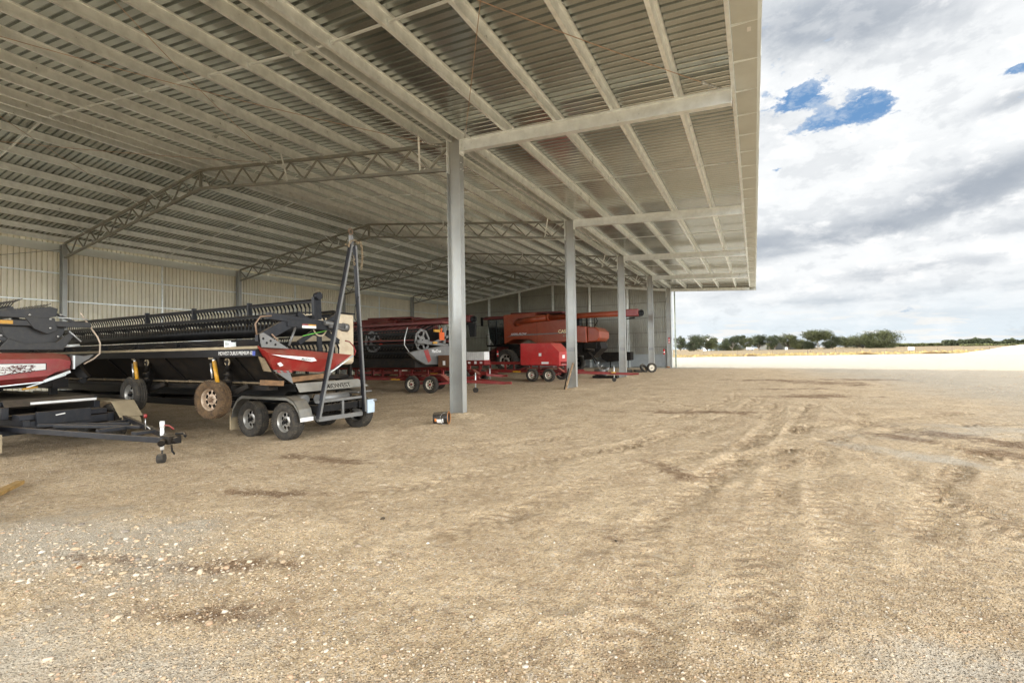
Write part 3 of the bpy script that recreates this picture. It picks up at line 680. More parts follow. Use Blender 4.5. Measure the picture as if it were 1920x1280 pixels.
# fire sign on the far column
t = thing('fire_sign', 'small red and white fire sign on the last column at the open corner', 'sign', (.02, 4*S-.24, 2.6))
mb = MB(); mb.box(-.07, .11, 4*S-.252, 4*S-.244, 2.3, 2.85); mb.build('sign_plate', mat('sign_red', (.55, .02, .02), .5), t)
mb = MB(); mb.lathe((.02, 4*S-.2535, 2.66), (0, -1, 0), [(0, .06), (0, .0)], 16, False); mb.box(-.04, .08, 4*S-.256, 4*S-.2525, 2.36, 2.50); mb.build('symbol', M_white, t)

# ------------------------------------------------------------------ wheels
def wheel(parent, c, R, w, axis, rim_m, tyre_m=None, rimr=None, detail=True, lugs=0, hub_m=None):
    """axis points out of the side with the dish"""
    tyre_m = tyre_m or M_rub; c = Vector(c); ax = Vector(axis).normalized(); rr = rimr or R*.56; h = w/2
    t = empty('wheel', c, parent)
    mb = MB()
    if lugs == 0:
        g = .010*R/.38; tr_ = R
        prof = [(-h*.72, rr), (-h*.95, rr*1.06), (-h, (rr+R)/2), (-h*.96, R*.90), (-h*.84, R*.965), (-h*.66, R*.99)]
        for q in (-.60, -.22, .18, .56): prof += [(h*(q-.05), R), (h*q, R-g), (h*(q+.05), R-g), (h*(q+.10), R)]
        prof += [(h*.66, R*.99), (h*.84, R*.965), (h*.96, R*.90), (h, (rr+R)/2), (h*.95, rr*1.06), (h*.72, rr)]
        mb.lathe(c, ax, prof, 48 if detail else 28)
        if detail:   # tread blocks on both shoulders
            tt = Vector((0, 0, 1)); sx = ax.cross(tt).normalized(); sy = ax.cross(sx); nb = 44
            for s_ in (-1, 1):
                for k in range(nb):
                    a = 2*math.pi*(k+(.5 if s_ > 0 else 0))/nb; d = sx*math.cos(a)+sy*math.sin(a); e = ax
                    p0 = c+e*s_*h*.93+d*R*.945; p1 = c+e*s_*h*.62+d*(R+.004); mb.beam(p0, p1, 2*math.pi*R/nb*.62, .016, up=d)
    else:
        prof = [(-h*.72, rr), (-h*.98, rr*1.1), (-h, (rr+R)/2), (-h*.85, R*.93), (0, R*.955), (h*.85, R*.93), (h, (rr+R)/2), (h*.98, rr*1.1), (h*.72, rr)]
        mb.lathe(c, ax, prof, 40); tt = Vector((0, 0, 1)); sx = ax.cross(tt).normalized(); sy = ax.cross(sx)
        for s_ in (-1, 1):
            for k in range(lugs):
                a0 = 2*math.pi*(k+(.5 if s_ > 0 else 0))/lugs; a1 = a0+.22
                p0 = c+ax*s_*h*1.0+(sx*math.cos(a0)+sy*math.sin(a0))*R*.93; p1 = c+(sx*math.cos(a1)+sy*math.sin(a1))*R*.965
                mb.beam(p0, p1, R*.07, R*.06, up=(p0-c).normalized())
    mb.build('tyre', tyre_m, t)
    mb = MB(); f = h*.62
    mb.lathe(c, ax, [(-h*.70, rr*.98), (-h*.3, rr*.93), (f*.25, rr*.88), (f*.8, rr*.93), (h*.74, rr*1.0), (h*.80, rr*1.04), (h*.70, rr*1.03)], 36)
    # dish with eight windows
    r0, r1, r2 = rr*.34, rr*.52, rr*.90; z0, z1, z2 = f*.62, f*.42, f*.25; n = 8
    tt = Vector((0, 0, 1)); sx = ax.cross(tt).normalized(); sy = ax.cross(sx)
    def pt(r, a, z): return c+ax*z+(sx*math.cos(a)+sy*math.sin(a))*r
    for k in range(n):
        a = 2*math.pi*k/n; st_ = 2*math.pi/n; w0 = st_*.20
        for i in range(3):
            b0 = a+st_*i/3; b1 = a+st_*(i+1)/3
            mb.add([pt(r0*.2, b0, z0), pt(r0*.2, b1, z0), pt(r0, b1, z0), pt(r0, b0, z0)], [(0, 1, 2, 3)]); mb.add([pt(r0, b0, z0), pt(r0, b1, z0), pt(r1, b1, z1), pt(r1, b0, z1)], [(0, 1, 2, 3)])
            mb.add([pt(r2*.93, b0, z2), pt(r2*.93, b1, z2), pt(r2*1.02, b1, z2*.9), pt(r2*1.02, b0, z2*.9)], [(0, 1, 2, 3)])
        mb.add([pt(r1, a-w0*.5, z1), pt(r1, a+w0*.5, z1), pt(r2*.93, a+w0, z2), pt(r2*.93, a-w0, z2)], [(0, 1, 2, 3)])
    mb.mat(1); mb.lathe(c, ax, [(f*.05, rr*.89), (-h*.3, rr*.87), (-h*.5, .01)], 24)
    mb.build('rim', [rim_m, M_blk], t)
    mb = MB(); mb.lathe(c, ax, [(z0-.01, rr*.22), (z0+.05*R/.38, rr*.21), (z0+.062*R/.38, rr*.14), (z0+.062*R/.38, 0)], 16)
    for k in range(6): a = 2*math.pi*k/6; p0 = pt(rr*.29, a, z0); mb.tube([p0, p0+ax*.016*R/.38], .010*R/.38, 6)
    mb.build('hub', hub_m or M_blk, t)
    return t

def reel(parent, x0, x1, yc, z, R, phases, finger, fl=.17, pitch=.155, spiders=(), spm=None, m_=None, fw=1.):
    """bats along x with sprung fingers; finger = direction (dy, dz)"""
    m_ = m_ or M_blk
    for ph in phases:
        a = R_(ph); y = yc+R*math.cos(a); zz = z+R*math.sin(a)
        mb = MB(); mb.tube([(x0, y, zz), (x1, y, zz)], .030, 8); mb.box(x0, x1, y-.035, y+.035, zz-.055, zz-.02)
        n = int(abs(x1-x0)/pitch)
        for i in range(n):
            x = x1-.06-i*pitch; p0 = Vector((x, y, zz-.03)); d = Vector((0, finger[0], finger[1])).normalized()
            q = Vector((0, -d.z, d.y))
            mb.beam(p0, p0+d*fl*.5+q*.025, .050*fw, .014); mb.beam(p0+d*fl*.5+q*.025, p0+d*fl-q*.02, .036*fw, .010)
        mb.build('reel_bat', m_, parent)
    mb = MB(); mb.tube([(x0, yc, z), (x1, yc, z)], .16 if fl > .21 else .085, 14); mb.build('reel_tube', m_, parent)
    for xs_ in spiders:
        mb = MB(); mb.lathe((xs_-.02, yc, z), (1, 0, 0), [(0, .05), (0, .19), (.04, .19), (.04, .05)], 24, False)
        for ph in phases:
            a = R_(ph); mb.beam((xs_, yc+.15*math.cos(a), z+.15*math.sin(a)), (xs_, yc+R*math.cos(a), z+R*math.sin(a)), .05, .10, up=(0, -math.sin(a), math.cos(a)))
        mb.build('reel_spider', spm or M_nav, parent)

# ------------------------------------------------------------------ black tandem trailer with the lifting frame
t1 = thing('header_trailer', 'black tandem axle trailer with tall lifting A-frame and MIDWEST on its grey end panel', 'trailer', (-3, -3.5, 0))
for x in (-2.32, -1.22):
    for y, s_ in ((-4.36, -1), (-2.60, 1)):
        wheel(t1, (x+(.16 if s_ > 0 else 0), y, .375), .375, .24, (0, s_, 0), M_rim)
for y0, y1, s_ in ((-4.50, -4.20, -1), (-2.76, -2.46, 1)):
    mb = MB(); pts = [(-2.86, .40), (-2.80, .62), (-2.66, .80), (-2.50, .88), (-1.08, .88), (-.88, .80), (-.74, .64), (-.68, .46)] if s_ < 0 else [(-2.86, .40), (-2.80, .62), (-2.66, .86), (-2.50, .92), (-1.20, .92), (-1.0, .88)]
    lo = [(x, z-.012) for x, z in pts]; n = len(pts)
    for i in range(n-1):
        (xa, za), (xb, zb) = pts[i], pts[i+1]; mb.add([(xa, y0, za), (xb, y0, zb), (xb, y1, zb), (xa, y1, za), (xa, y0, za-.012), (xb, y0, zb-.012), (xb, y1, zb-.012), (xa, y1, za-.012)], [(0, 1, 2, 3), (7, 6, 5, 4), (0, 4, 5, 1), (2, 6, 7, 3)])
    mb.prism([(x, y0, z) for x, z in pts]+[(x, y0, z-.07) for x, z in reversed(pts)], (0, .01, 0))
    f = mb.build('fender', M_fend, t1)
    if s_ < 0: mb = MB(); mb.box(-.685, -.670, y0, y1, .40, .475); mb.build('reflective_strip', M_white, f)
mb = MB(); mb.box(-2.92, -2.88, -4.50, -4.24, .12, .42); mb.build('mud_flap', M_tan, t1)
mb = MB(); 
for y in (-4.05, -2.95): mb.box(-14.2, -.62, y-.05, y+.05, .52, .68)
for x in (-13.5, -11., -8.5, -6., -4.2, -3.1, -1.77, -.70): mb.box(x-.04, x+.04, -4.0, -3.0, .53, .67)
for x in (-2.32, -1.22): mb.box(x-.05, x+.05, -4.25, -2.75, .33, .43)
mb.build('chassis', M_blk, t1, .006)
mb = MB(); mb.prism([(-2.95, -4.40, 1.14), (-2.95, -4.40, .86), (-1.35, -4.40, .86), (-1.15, -4.40, .98), (-.92, -4.40, .98), (-1.0, -4.40, 1.14)], (0, 1.0, 0)); 
mb.box(-14., -2.951, -4.22, -2.8, .98, 1.05)
for y in (-4.2, -2.85): mb.box(-14., -2.96, y-.05, y+.05, .80, .975)
mb.build('deck', M_blk, t1, .006)
mb = MB(); mb.prism([(-.93, -4.40, 1.145), (-.80, -4.40, .97), (-.80, -2.52, .97), (-.93, -2.72, 1.145)], (-.03, 0, 0)); ep = mb.build('end_panel', mat('panel_grey', (.27, .265, .235), .5, .2, .1, 4., .2), t1, .004)
yd = Vector((-.13, 0, .175)).normalized(); text('lettering', 'MIDWEST', M_blk, ep, (-.815, -3.74, .995), (0, 1, 0), yd, .165, .001, .002, fit=.70)
mb = MB(); mb.tube([(-.80, -4.0, .80), (-.80, -3.2, .80)], .10, 16); mb.build('air_tank', M_gun, t1)
mb = MB(); mb.tube([(-1.3, -4.15, .80), (-.95, -4.15, .80)], .10, 12); mb.build('air_tank', M_gun, t1)
mb = MB(); mb.beam((-.66, -4.12, .755), (-.66, -2.84, .755), .10, .05); mb.beam((-.66, -4.10, .40), (-.66, -2.9, .38), .08, .09); mb.beam((-.66, -3.45, .42), (-.66, -3.45, .73), .05, .05)
mb.beam((-.68, -4.1, .42), (-1.2, -4.1, .55), .07, .07); mb.beam((-.68, -2.9, .42), (-1.2, -2.9, .55), .07, .07); mb.build('end_frame', M_gun, t1, .004)
mb = MB(); random.seed(4)
for i in range(16):
    y = -3.9+random.random()*.9; mb.tube([(-.72, y, .70), (-.75+random.uniform(-.05, .05), y+random.uniform(-.1, .1), .58), (-.9, y+random.uniform(-.15, .15), .46)], .012, 5)
mb.tube([(-.72, -3.3, .62), (-.72, -2.95, .70)], .02, 6); mb.build('hydraulic_hose', M_blkd, t1)
mb = MB(); mb.tube([(-.72, -3.18, .62), (-.72, -3.05, .60)], .03, 8); mb.box(-.74, -.68, -3.10, -2.98, .58, .66); mb.build('coupling', M_sil, t1)
mb = MB(); mb.box(-.72, -.56, -2.62, -2.50, .62, .68); mb.box(-1.2, -.66, -3.0, -2.55, .84, .88); mb.build('side_step', M_gun, t1, .02)
mb = MB(); mb.box(-.60, -.57, -2.80, -2.58, .38, .68); mb.build('plastic_sheet', mat('pale_blue_plastic', (.40, .48, .55), .4), t1)
af = empty('lifting_frame', (-.6, -3.3, .4), t1)
apx = Vector((-.62, -3.16, 4.14))
for y, dz in ((-4.14, 0), (-2.87, 0)):
    mb = MB(); top = apx+Vector((0, -.055 if y < -3.5 else .055, 0)); mb.beam((-.6, y, .42), top, .072, .072, up=(1, 0, 0)); mb.build('frame_leg', M_gun if 0 else M_nav, af, .004)
    mb = MB(); d = (top-Vector((-.6, y, .42))); mb.beam(Vector((-.6, y, .42))+Vector((.038, .014, 0)), top+Vector((.038, .014, 0)), .006, .046, up=(0, 1, 0)); mb.build('lit_face_strip', M_gun, af)  # paler strip paints the light on the right-hand face of each leg
mb = MB(); mb.beam((-.62, -3.19, 4.10), (-.62, -3.21, 4.34), .05, .09); mb.build('lug_plate', M_gun, af)
def ring(c, r, rr, nrm=(1, 0, 0), sx=1., n=14):
    c = Vector(c); q = Vector(nrm).to_track_quat('Z', 'Y'); return [c+q @ Vector((math.cos(2*math.pi*i/n)*r*sx, math.sin(2*math.pi*i/n)*r, 0)) for i in range(n+1)], rr
mb = MB(); p_, rr = ring((-.62, -3.215, 4.43), .058, .016); mb.tube(p_, rr, 6, False); mb.tube([(-.62, -3.213, 4.30), (-.62, -3.214, 4.38)], .026, 8); mb.build('hook_eye', M_rust, af)
mb = MB(); path = [(-.54, -3.36, 4.02), (-.52, -3.33, 4.16), (-.50, -3.22, 4.22), (-.50, -3.12, 4.17), (-.52, -3.04, 4.22), (-.54, -2.97, 4.12), (-.55, -2.94, 3.95), (-.56, -2.945, 3.78), (-.56, -2.97, 3.6)]
path2 = [(-.66, -3.34, 4.13), (-.70, -3.2, 4.12), (-.69, -3.06, 4.10), (-.62, -3.11, 3.9), (-.60, -3.13, 3.68)]
for pth in (path, path2):
    sp_ = spline([(p[1], p[2]) for p in pth], 30); xs2 = np.interp(np.linspace(0, 1, len(sp_)), np.linspace(0, 1, len(pth)), [p[0] for p in pth]); acc = 0; last = sp_[0]; k = 0
    for i in range(1, len(sp_)-1):
        acc = math.hypot(*(sp_[i]-last))
        if acc > .052:
            d = Vector((0, sp_[i][0]-last[0], sp_[i][1]-last[1])).normalized(); c = Vector((xs2[i], *sp_[i])); side = Vector((1, 0, 0)) if k % 2 else d.cross(Vector((1, 0, 0)))
            lp = [c+d*math.cos(2*math.pi*j/10)*.036+side*math.sin(2*math.pi*j/10)*.020 for j in range(11)]; mb.tube(lp, .0085, 5, False); last = sp_[i]; k += 1
mb.build('chain', mat('chain_steel', (.36, .28, .18), .6, .6, .2, 30), af)
mb = MB(); mb.tube([(-.55, -3.05, 3.0), (-.60, -3.12, 2.78), (-.58, -3.16, 2.5), (-.52, -3.06, 2.32), (-.5, -2.98, 2.30)], .008, 5); mb.tube([(-.57, -2.92, 1.3), (-.57, -2.96, 1.1), (-.57, -2.90, .85)], .007, 5); mb.build('cable', M_blk, af)

# ------------------------------------------------------------------ harvester front on that trailer
h1 = thing('harvester_front', 'black draper harvester front with red end shield lying on the MIDWEST trailer', 'harvester front', (-3, -4, 1.1))
XL = -15.
def zt(x): return 1.875 + .004*(x+1)
mb = MB(); mb.box(XL, -1.0, -5.18, -4.92, 1.845, 1.895); mb.build('top_edge', M_tan, h1)
mb = MB(); mb.box(XL, -1.0, -5.20, -4.90, 1.70, 1.844); bm_ = mb.build('back_beam', M_blk, h1)
text('lettering', 'MIDWEST DURUS PREMIUM 60', M_white, bm_, (-2.15, -5.203, 1.735), (1, 0, 0), (0, 0, 1), .10, .0, .001, fit=1.05)
mb = MB(); mb.box(-1.10, -1.02, -5.205, -5.20, 1.72, 1.80); mb.build('blue_sticker', mat('blue_sticker', (.03, .06, .35), .4), h1)
mb = MB(); mb.add([(XL, -5.12, 1.70), (-1.0, -5.12, 1.70), (-1.0, -4.70, 1.22), (XL, -4.70, 1.22), (XL, -5.10, 1.70), (-1.0, -5.10, 1.70), (-1.0, -4.68, 1.22), (XL, -4.68, 1.22)], [(0, 1, 2, 3), (7, 6, 5, 4), (1, 5, 6, 2), (0, 3, 7, 4)])
mb.mat(1)
for x in np.arange(-14, -1, 2.45): mb.beam((x, -5.135, 1.69), (x, -4.72, 1.23), .05, .02)
mb.build('back_sheet', [M_blkd, M_blk], h1)
mb = MB(); mb.tube([(XL, -4.78, 1.17), (-1.3, -4.78, 1.17)], .018, 8); 
for x in np.arange(-12.5, -1.3, .95): mb.tube([(x, -4.78, 1.17), (x+.12, -4.78, 1.17)], .028, 8)
mb.build('bottom_rail', M_tand, h1)
mb = MB(); mb.box(XL, -1.2, -4.80, -4.6, 1.03, 1.12); mb.build('lower_beam', M_blkd, h1)
mb = MB(); mb.box(XL, -1.05, -4.66, -2.9, 1.18, 1.26); mb.box(XL, -1.3, -4.62, -4.58, 1.27, 2.06); mb.box(XL, -1.05, -3.1, -2.75, 1.14, 1.20)
for x in np.arange(-14.9, -1.2, .15): mb.beam((x, -2.78, 1.17), (x, -2.60, 1.165), .03, .02)
mb.build('draper_deck', M_blkd, h1)
mb = MB()
random.seed(12)
for i in range(9):   # hoses and brackets on the top beam
    x = -2.6-i*1.1+random.uniform(-.25, .25); mb = MB(); mb.tube([(x, -5.0, 1.90), (x+.2, -4.98, 1.96), (x+.45, -4.98, 1.955+random.random()*.03), (x+.8, -5.0, 1.90)], .010, 5); mb.build('hose', M_blk, h1)
for x in (-2.0, -3.7, -5.4, -7.1, -9.0):
    mb = MB(); mb.box(x-.10, x-.07, -5.12, -5.0, 1.896, 2.02); mb.box(x+.06, x+.09, -5.12, -5.0, 1.896, 1.99); mb.box(x-.12, x+.10, -5.1, -5.0, 1.897, 1.93); mb.build('bracket', M_galv if x > -3 else M_blk, h1)
# gauge wheels with yellow rams
def gauge(x, y, z, rim, tyre, yaw):
    ax = Vector((math.sin(yaw), -math.cos(yaw), 0)); g_ = wheel(h1, (x, y, z), .375, .23, ax, rim, tyre, hub_m=M_rust if tyre else None)
    a = empty('gauge_wheel_arm', (x, y, z), h1)
    mb = MB(); mb.beam((x+.02, y+.22, z), (x-.02, y+.40, 1.62), .09, .12); mb.beam((x, y+.16, z), (x+.55, y+.38, 1.12), .08, .09); mb.box(x-.12, x+.08, -5.17, -4.98, 1.52, 1.695)
    for zz_ in (1.22, 1.34): mb.tube([(x+.10, -5.1, zz_), (x+.32, -5.1, zz_)], .035, 8)
    mb.tube([(x+.16, -5.06, 1.42), (x+.22, -5.06, 1.58), (x+.05, -5.04, 1.63)], .05, 8); mb.build('bracket', M_blkd, a)
    mb = MB(); mb.tube([(x-.02, -5.21, 1.62), (x+.16, -5.25, z+.33)], .036, 12); mb.build('hydraulic_ram', M_yel, a)
    mb = MB(); mb.tube([(x-.14, -5.20, 1.58), (x-.06, -5.22, 1.28)], .02, 8); mb.tube([(x-.04, -5.21, 1.66), (x-.02, -5.21, 1.61)], .03, 8); mb.build('rod', M_sil, a)
    mb = MB(); p_, rr = ring((x+.20, -5.08, 1.60), .07, .014, (0, 1, 0)); mb.tube(p_, rr, 5, False); mb.box(x-.34, x-.17, -5.135, -5.12, 1.66, 1.695); mb.build('tag', M_tan, a)
gauge(-5.24, -5.24, .90, M_rim, None, 0.); gauge(-2.26, -5.24, .87, M_mudrim, M_mud, .18)
reel(h1, XL, -1.25, -3.55, 2.30, .62, (92, 152, 212, 272, 332, 32), (.28, -1), .27, .135, (-1.25,), M_nav)
mb = MB()
mb.beam((-1.27, -3.6, 2.98), (-1.27, -3.58, 2.42), .08, .19); mb.tube([(-1.27, -3.6, 3.0), (-1.16, -3.6, 3.0)], .085, 12); mb.build('bat_bearing', M_nav, h1)
for x in (-3.6, -5.9, -8.2): mb = MB(); mb.box(x-.03, x+.03, -3.63, -3.53, 2.66, 2.99); mb.build('bat_bearing', M_nav, h1)
ar = empty('reel_arm', (-.95, -4.2, 2.3), h1)
mb = MB(); mb.beam((-.95, -5.00, 2.47), (-.95, -3.55, 2.36), .09, .13); mb.beam((-.95, -4.60, 2.36), (-.95, -3.40, 2.30), .10, .15)
mb.prism([(-1.0, -5.22, 1.98), (-1.0, -5.22, 2.10), (-1.0, -4.62, 2.43), (-1.0, -4.25, 2.43), (-1.0, -4.15, 2.24), (-1.0, -4.50, 2.26), (-1.0, -5.02, 1.98)], (.08, 0, 0)); mb.build('beam', M_nav, ar, .006)
mb = MB(); mb.tube([(-.88, -3.72, 2.40), (-.88, -3.20, 2.33)], [.05, .06], 14); mb.tube([(-.88, -3.22, 2.32), (-.88, -3.10, 2.31)], .095, 16); mb.tube([(-.84, -3.62, 2.32), (-.84, -3.2, 2.26)], .035, 10); mb.build('ram', M_gun, ar)
mb = MB(); mb.box(-.895, -.888, -4.27, -3.93, 2.262, 2.315); mb.build('white_sticker', M_white, ar)
mb = MB(); mb.box(-.896, -.889, -4.27, -4.12, 2.316, 2.345); mb.build('red_sticker', M_red, ar)
mb = MB(); mb.box(-.896, -.889, -4.119, -3.93, 2.316, 2.345); mb.build('yellow_sticker', M_yel, ar)
mb = MB(); mb.tube([(-.93, -4.40, 2.27), (-.93, -4.55, 1.90)], .022, 8); mb.build('strut', M_gun, ar)
mb = MB(); mb.tube([(-.9, -5.25, 2.10), (-.9, -5.28, 2.3), (-.9, -5.18, 2.44), (-.9, -4.95, 2.47)], .016, 6); mb.tube([(-.9, -4.95, 2.12), (-.9, -4.84, 2.02), (-.9, -4.82, 1.90)], .016, 6); mb.build('hose', M_hose, ar)
mb = MB(); mb.prism([(-.88, -5.22, 2.12), (-.88, -5.14, 2.14), (-.88, -4.60, 1.84), (-.88, -5.18, 1.87)], (.02, 0, 0)); br = mb.build('end_bracket', M_gun, ar)
mb = MB()
for y_, z_ in ((-5.15, 2.03), (-5.08, 1.95), (-5.0, 1.99), (-4.9, 1.92)): mb.lathe((-.858, y_, z_), (1, 0, 0), [(0, .025), (.002, 0)], 8, False)
mb.build('hole', M_blk, br)
mb = MB(); mb.tube([(-.84, -4.30, 2.10), (-.84, -3.72, 2.22)], .010, 5); mb.build('strap', M_dgreen, ar)
p_, rr = ring((-1.21, -3.55, 2.30), .17, .018, (1, 0, 0), n=20); mb = MB(); mb.tube(p_, rr, 6, False); mb.build('hub_ring', M_cream, ar)
# red end shield, creased
o_pts = dict(A=(-5.18, 1.90), B=(-3.55, 1.76), C=(-2.86, 1.70), D=(-3.26, 1.50), E=(-3.46, 1.40), F_=(-3.78, 1.345), G=(-4.86, 1.44), H=(-5.06, 1.70), I=(-4.2, 1.60), J=(-3.55, 1.62), K=(-3.55, 1.42))
def q3(k, x): return (x, o_pts[k][0], o_pts[k][1])
mb = MB(); Xi, Xo = -.98, -.84
vs = [q3('A', Xi), q3('B', Xi), q3('C', Xi), q3('D', Xi+.03), q3('E', Xi+.06), q3('F_', Xi), q3('G', Xi), q3('H', Xi+.05), (Xo, -5.08, 1.77), (Xo+.02, -4.2, 1.66), (Xo, -3.5, 1.60), (Xo-.02, -3.42, 1.48)]
mb.add(vs, [(0, 1, 9, 8), (1, 2, 10, 9), (2, 3, 11, 10), (3, 4, 11), (4, 5, 11), (5, 9, 10, 11), (5, 6, 9), (6, 8, 9), (6, 7, 8), (7, 0, 8)])
mb.add([(Xi-.03, v[1], v[2]) for v in vs[:8]], [tuple(range(8))]); n0 = 0
for i in range(8): a_, b_ = vs[i], vs[(i+1) % 8]; mb.add([a_, b_, (Xi-.03, b_[1], b_[2]), (Xi-.03, a_[1], a_[2])], [(0, 1, 2, 3)])
es = mb.build('end_shield', M_red, h1)
mb = MB(); mb.box(-.99, -.95, -5.18, -3.55, 0, .001) if 0 else None
mb.beam((-.955, -5.18, 1.91), (-.955, -3.55, 1.775), .03, .018); mb.build('trim', M_blk, es)
mb = MB(); xx = -.818; mb.prism([(xx, -5.02, 1.735), (xx, -4.05, 1.655), (xx, -3.98, 1.59), (xx, -4.12, 1.575), (xx, -4.8, 1.685)], (.004, 0, 0)); mb.build('decal', M_white, es)
text('lettering', 'MacDon', M_gun, es, (-.811, -4.36, 1.615), (0, 1, -.09), (0, .09, 1), .07, .001, .001)
mb = MB(); mb.prism([(-.865, -4.86, 1.56), (-.852, -4.80, 1.58), (-.852, -4.74, 1.52), (-.865, -4.80, 1.495)], (.006, 0, 0)); mb.build('white_sticker', M_white, es)
mb = MB(); mb.tube([(-.93, -3.10, 2.02), (-.93, -2.98, 2.0), (-.93, -2.86, 1.90), (-.93, -2.80, 1.78), (-.93, -2.84, 1.69)], .014, 8); mb.build('divider_rod', M_red, es)
mb = MB(); mb.tube([(-.95, -2.86, 1.68), (-.95, -3.0, 1.60), (-.95, -3.5, 1.33)], .018, 6); mb.build('nose_rod', M_galvw, es)
mb = MB(); mb.prism([(-1.0, -3.50, 1.38), (-1.0, -3.35, 1.40), (-1.0, -3.52, 1.24)], (.02, 0, 0)); mb.prism([(-1.0, -4.86, 1.43), (-1.0, -4.5, 1.40), (-1.0, -4.45, 1.25), (-1.0, -4.42, 1.14)], (.02, 0, 0)); mb.build('skid', M_gun, h1)
mb = MB()
for i in range(3): mb.prism([(-.975, -4.80+i*.13, 1.425), (-.975, -4.73+i*.13, 1.42), (-.975, -4.69+i*.13, 1.37), (-.975, -4.76+i*.13, 1.375)], (.006, 0, 0))
mb.build('warning_stripe', M_red, h1)
mb = MB(); mb.beam((-1.05, -4.45, 1.22), (-1.05, -3.6, 1.26), .10, .10); mb.beam((-1.1, -5.0, 1.20), (-1.1, -4.6, 1.16), .16, .10); mb.build('rusty_float_arm', mat('rust_dust', (.20, .11, .05), .8, 0, .2, 8), h1)
mb = MB(); mb.prism([(-1.0, -5.16, 1.70), (-1.0, -5.05, 1.66), (-1.0, -4.90, 1.40), (-1.0, -5.05, 1.42)], (.03, 0, 0)); mb.build('mount_plate', M_tand, h1)
mb = MB()
for x in (-2.5, -5.5, -8.5, -11.5):
    for y in (-4.1, -2.95): mb = MB(); mb.box(x-.06, x+.06, y-.06, y+.06, 1.05, 1.18); mb.build('cradle', M_blk, t1)

# ------------------------------------------------------------------ cream bin behind the front
cb = thing('field_bin', 'cream painted steel bin with rust marks standing behind the black harvester front', 'bin', (-4.4, -.7, 0))
mb = MB(); mb.prism([(-5.5, -1.0, 3.02), (-5.5, -1.0, 1.50), (-5.42, -1.0, 1.42), (-3.53, -1.0, 1.42), (-3.45, -1.0, 1.50), (-3.45, -1.0, 2.90)], (0, .62, 0)); mb.build('body', M_cream, cb, .03)
for x in (-5.4, -3.55):
    for y in (-.93, -.45):
        mb = MB(); mb.box(x-.04, x+.04, y-.04, y+.04, -.02, 1.43); mb.build('leg', M_blkd, cb)
mb = MB(); mb.prism([(-5.5, -1.02, 3.03), (-5.5, -1.02, 3.06), (-3.43, -1.02, 2.945), (-3.43, -1.02, 2.905)], (0, .66, 0)); mb.tube([(-4.1, -1.06, 2.95), (-3.5, -1.06, 2.96), (-3.42, -1.06, 2.82)], .04, 8); mb.build('rim', M_blk, cb)
mb = MB(); mb.box(-5.4, -3.5, -1.006, -1.002, 1.77, 1.785); mb.build('seam', M_tan, cb)
text('lettering', '3D', M_blk, cb, (-3.86, -1.006, 2.36), (1, 0, 0), (0, 0, 1), .15, .008, .001)
mb = MB(); mb.box(-4.45, -4.05, -1.006, -1.002, 2.54, 2.56); mb.build('red_stripe', M_red, cb)

# ------------------------------------------------------------------ left trailer and its harvester front
t2 = thing('header_trailer', 'black trailer at the left edge with long A-shaped drawbar, jack wheel and beige fender', 'trailer', (-5, -6.7, 0))
for x in (-5.0, -6.1):
    for y, s_ in ((-7.75, -1), (-5.72, 1)): wheel(t2, (x, y, .37), .37, .24, (0, s_, 0), M_rim)
mb = MB(); pts = [(-6.75, .80), (-4.62, .80), (-4.22, .46)]
mb.prism([(-6.75, -5.86, .815), (-4.66, -5.86, .815), (-4.66, -5.86, .80), (-6.75, -5.86, .80)], (0, .34, 0)); mb.add([(-4.66, -5.90, .812), (-4.30, -5.90, .50), (-4.30, -5.50, .50), (-4.66, -5.50, .812), (-4.67, -5.90, .80), (-4.32, -5.90, .49), (-4.32, -5.50, .49), (-4.67, -5.50, .80)], [(0, 1, 2, 3), (7, 6, 5, 4), (0, 4, 5, 1), (1, 5, 6, 2), (2, 6, 7, 3)])
mb.add([(-4.30, -5.88, .49), (-4.18, -5.88, .30), (-4.18, -5.55, .30), (-4.30, -5.55, .49)], [(0, 1, 2, 3)]); mb.build('fender', M_tan, t2)
mb = MB(); mb.box(-4.55, -4.50, -7.9, -7.55, .08, .40); mb.build('mud_flap', M_tan, t2)
mb = MB(); hx, hy = -.72, -6.74
for y in (-7.22, -5.95): mb.box(-14, -4.55, y-.05, y+.05, .42, .60)
for x in (-4.6, -6., -8., -10., -12.): mb.box(x-.045, x+.045, -7.17, -6.0, .44, .58)
for x in (-5.0, -6.1): mb.box(x-.05, x+.05, -7.65, -5.85, .32, .42)
mb.build('chassis', M_nav, t2, .006)
mb = MB(); mb.beam((-5.2, -7.45, .46), (hx-.15, hy-.06, .43), .06, .09); mb.beam((-4.6, -5.75, .49), (hx-.15, hy+.06, .43), .06, .09); mb.beam((-3.9, -7.2, .45), (-3.9, -5.95, .46), .07, .06); mb.beam((-4.3, -7.15, .515), (-2.9, -6.35, .515), .06, .05); mb.beam((-3.9, -7.05, .515), (-2.2, -6.50, .515), .06, .05)
mb.beam((-2.5, -7.0, .50), (-2.5, -6.4, .50), .09, .06); mb.beam((-1.6, -6.88, .50), (-1.6, -6.62, .50), .16, .05); mb.build('drawbar', M_nav, t2, .006)
mb = MB(); mb.box(hx-.22, hx+.02, hy-.09, hy+.09, .38, .50); mb.tube([(hx, hy, .44), (hx+.10, hy, .44)], .05, 10); mb.tube([(hx-.1, hy-.1, .42), (hx-.05, hy-.16, .40)], .05, 10)
mb.tube([(hx-.05, hy+.05, .52), (hx+.08, hy+.10, .53), (hx+.20, hy+.05, .50)], .022, 6); mb.tube([(hx-.08, hy, .36), (hx-.06, hy, .26), (hx-.0, hy, .22)], .014, 5); mb.build('coupling', M_blkd, t2)
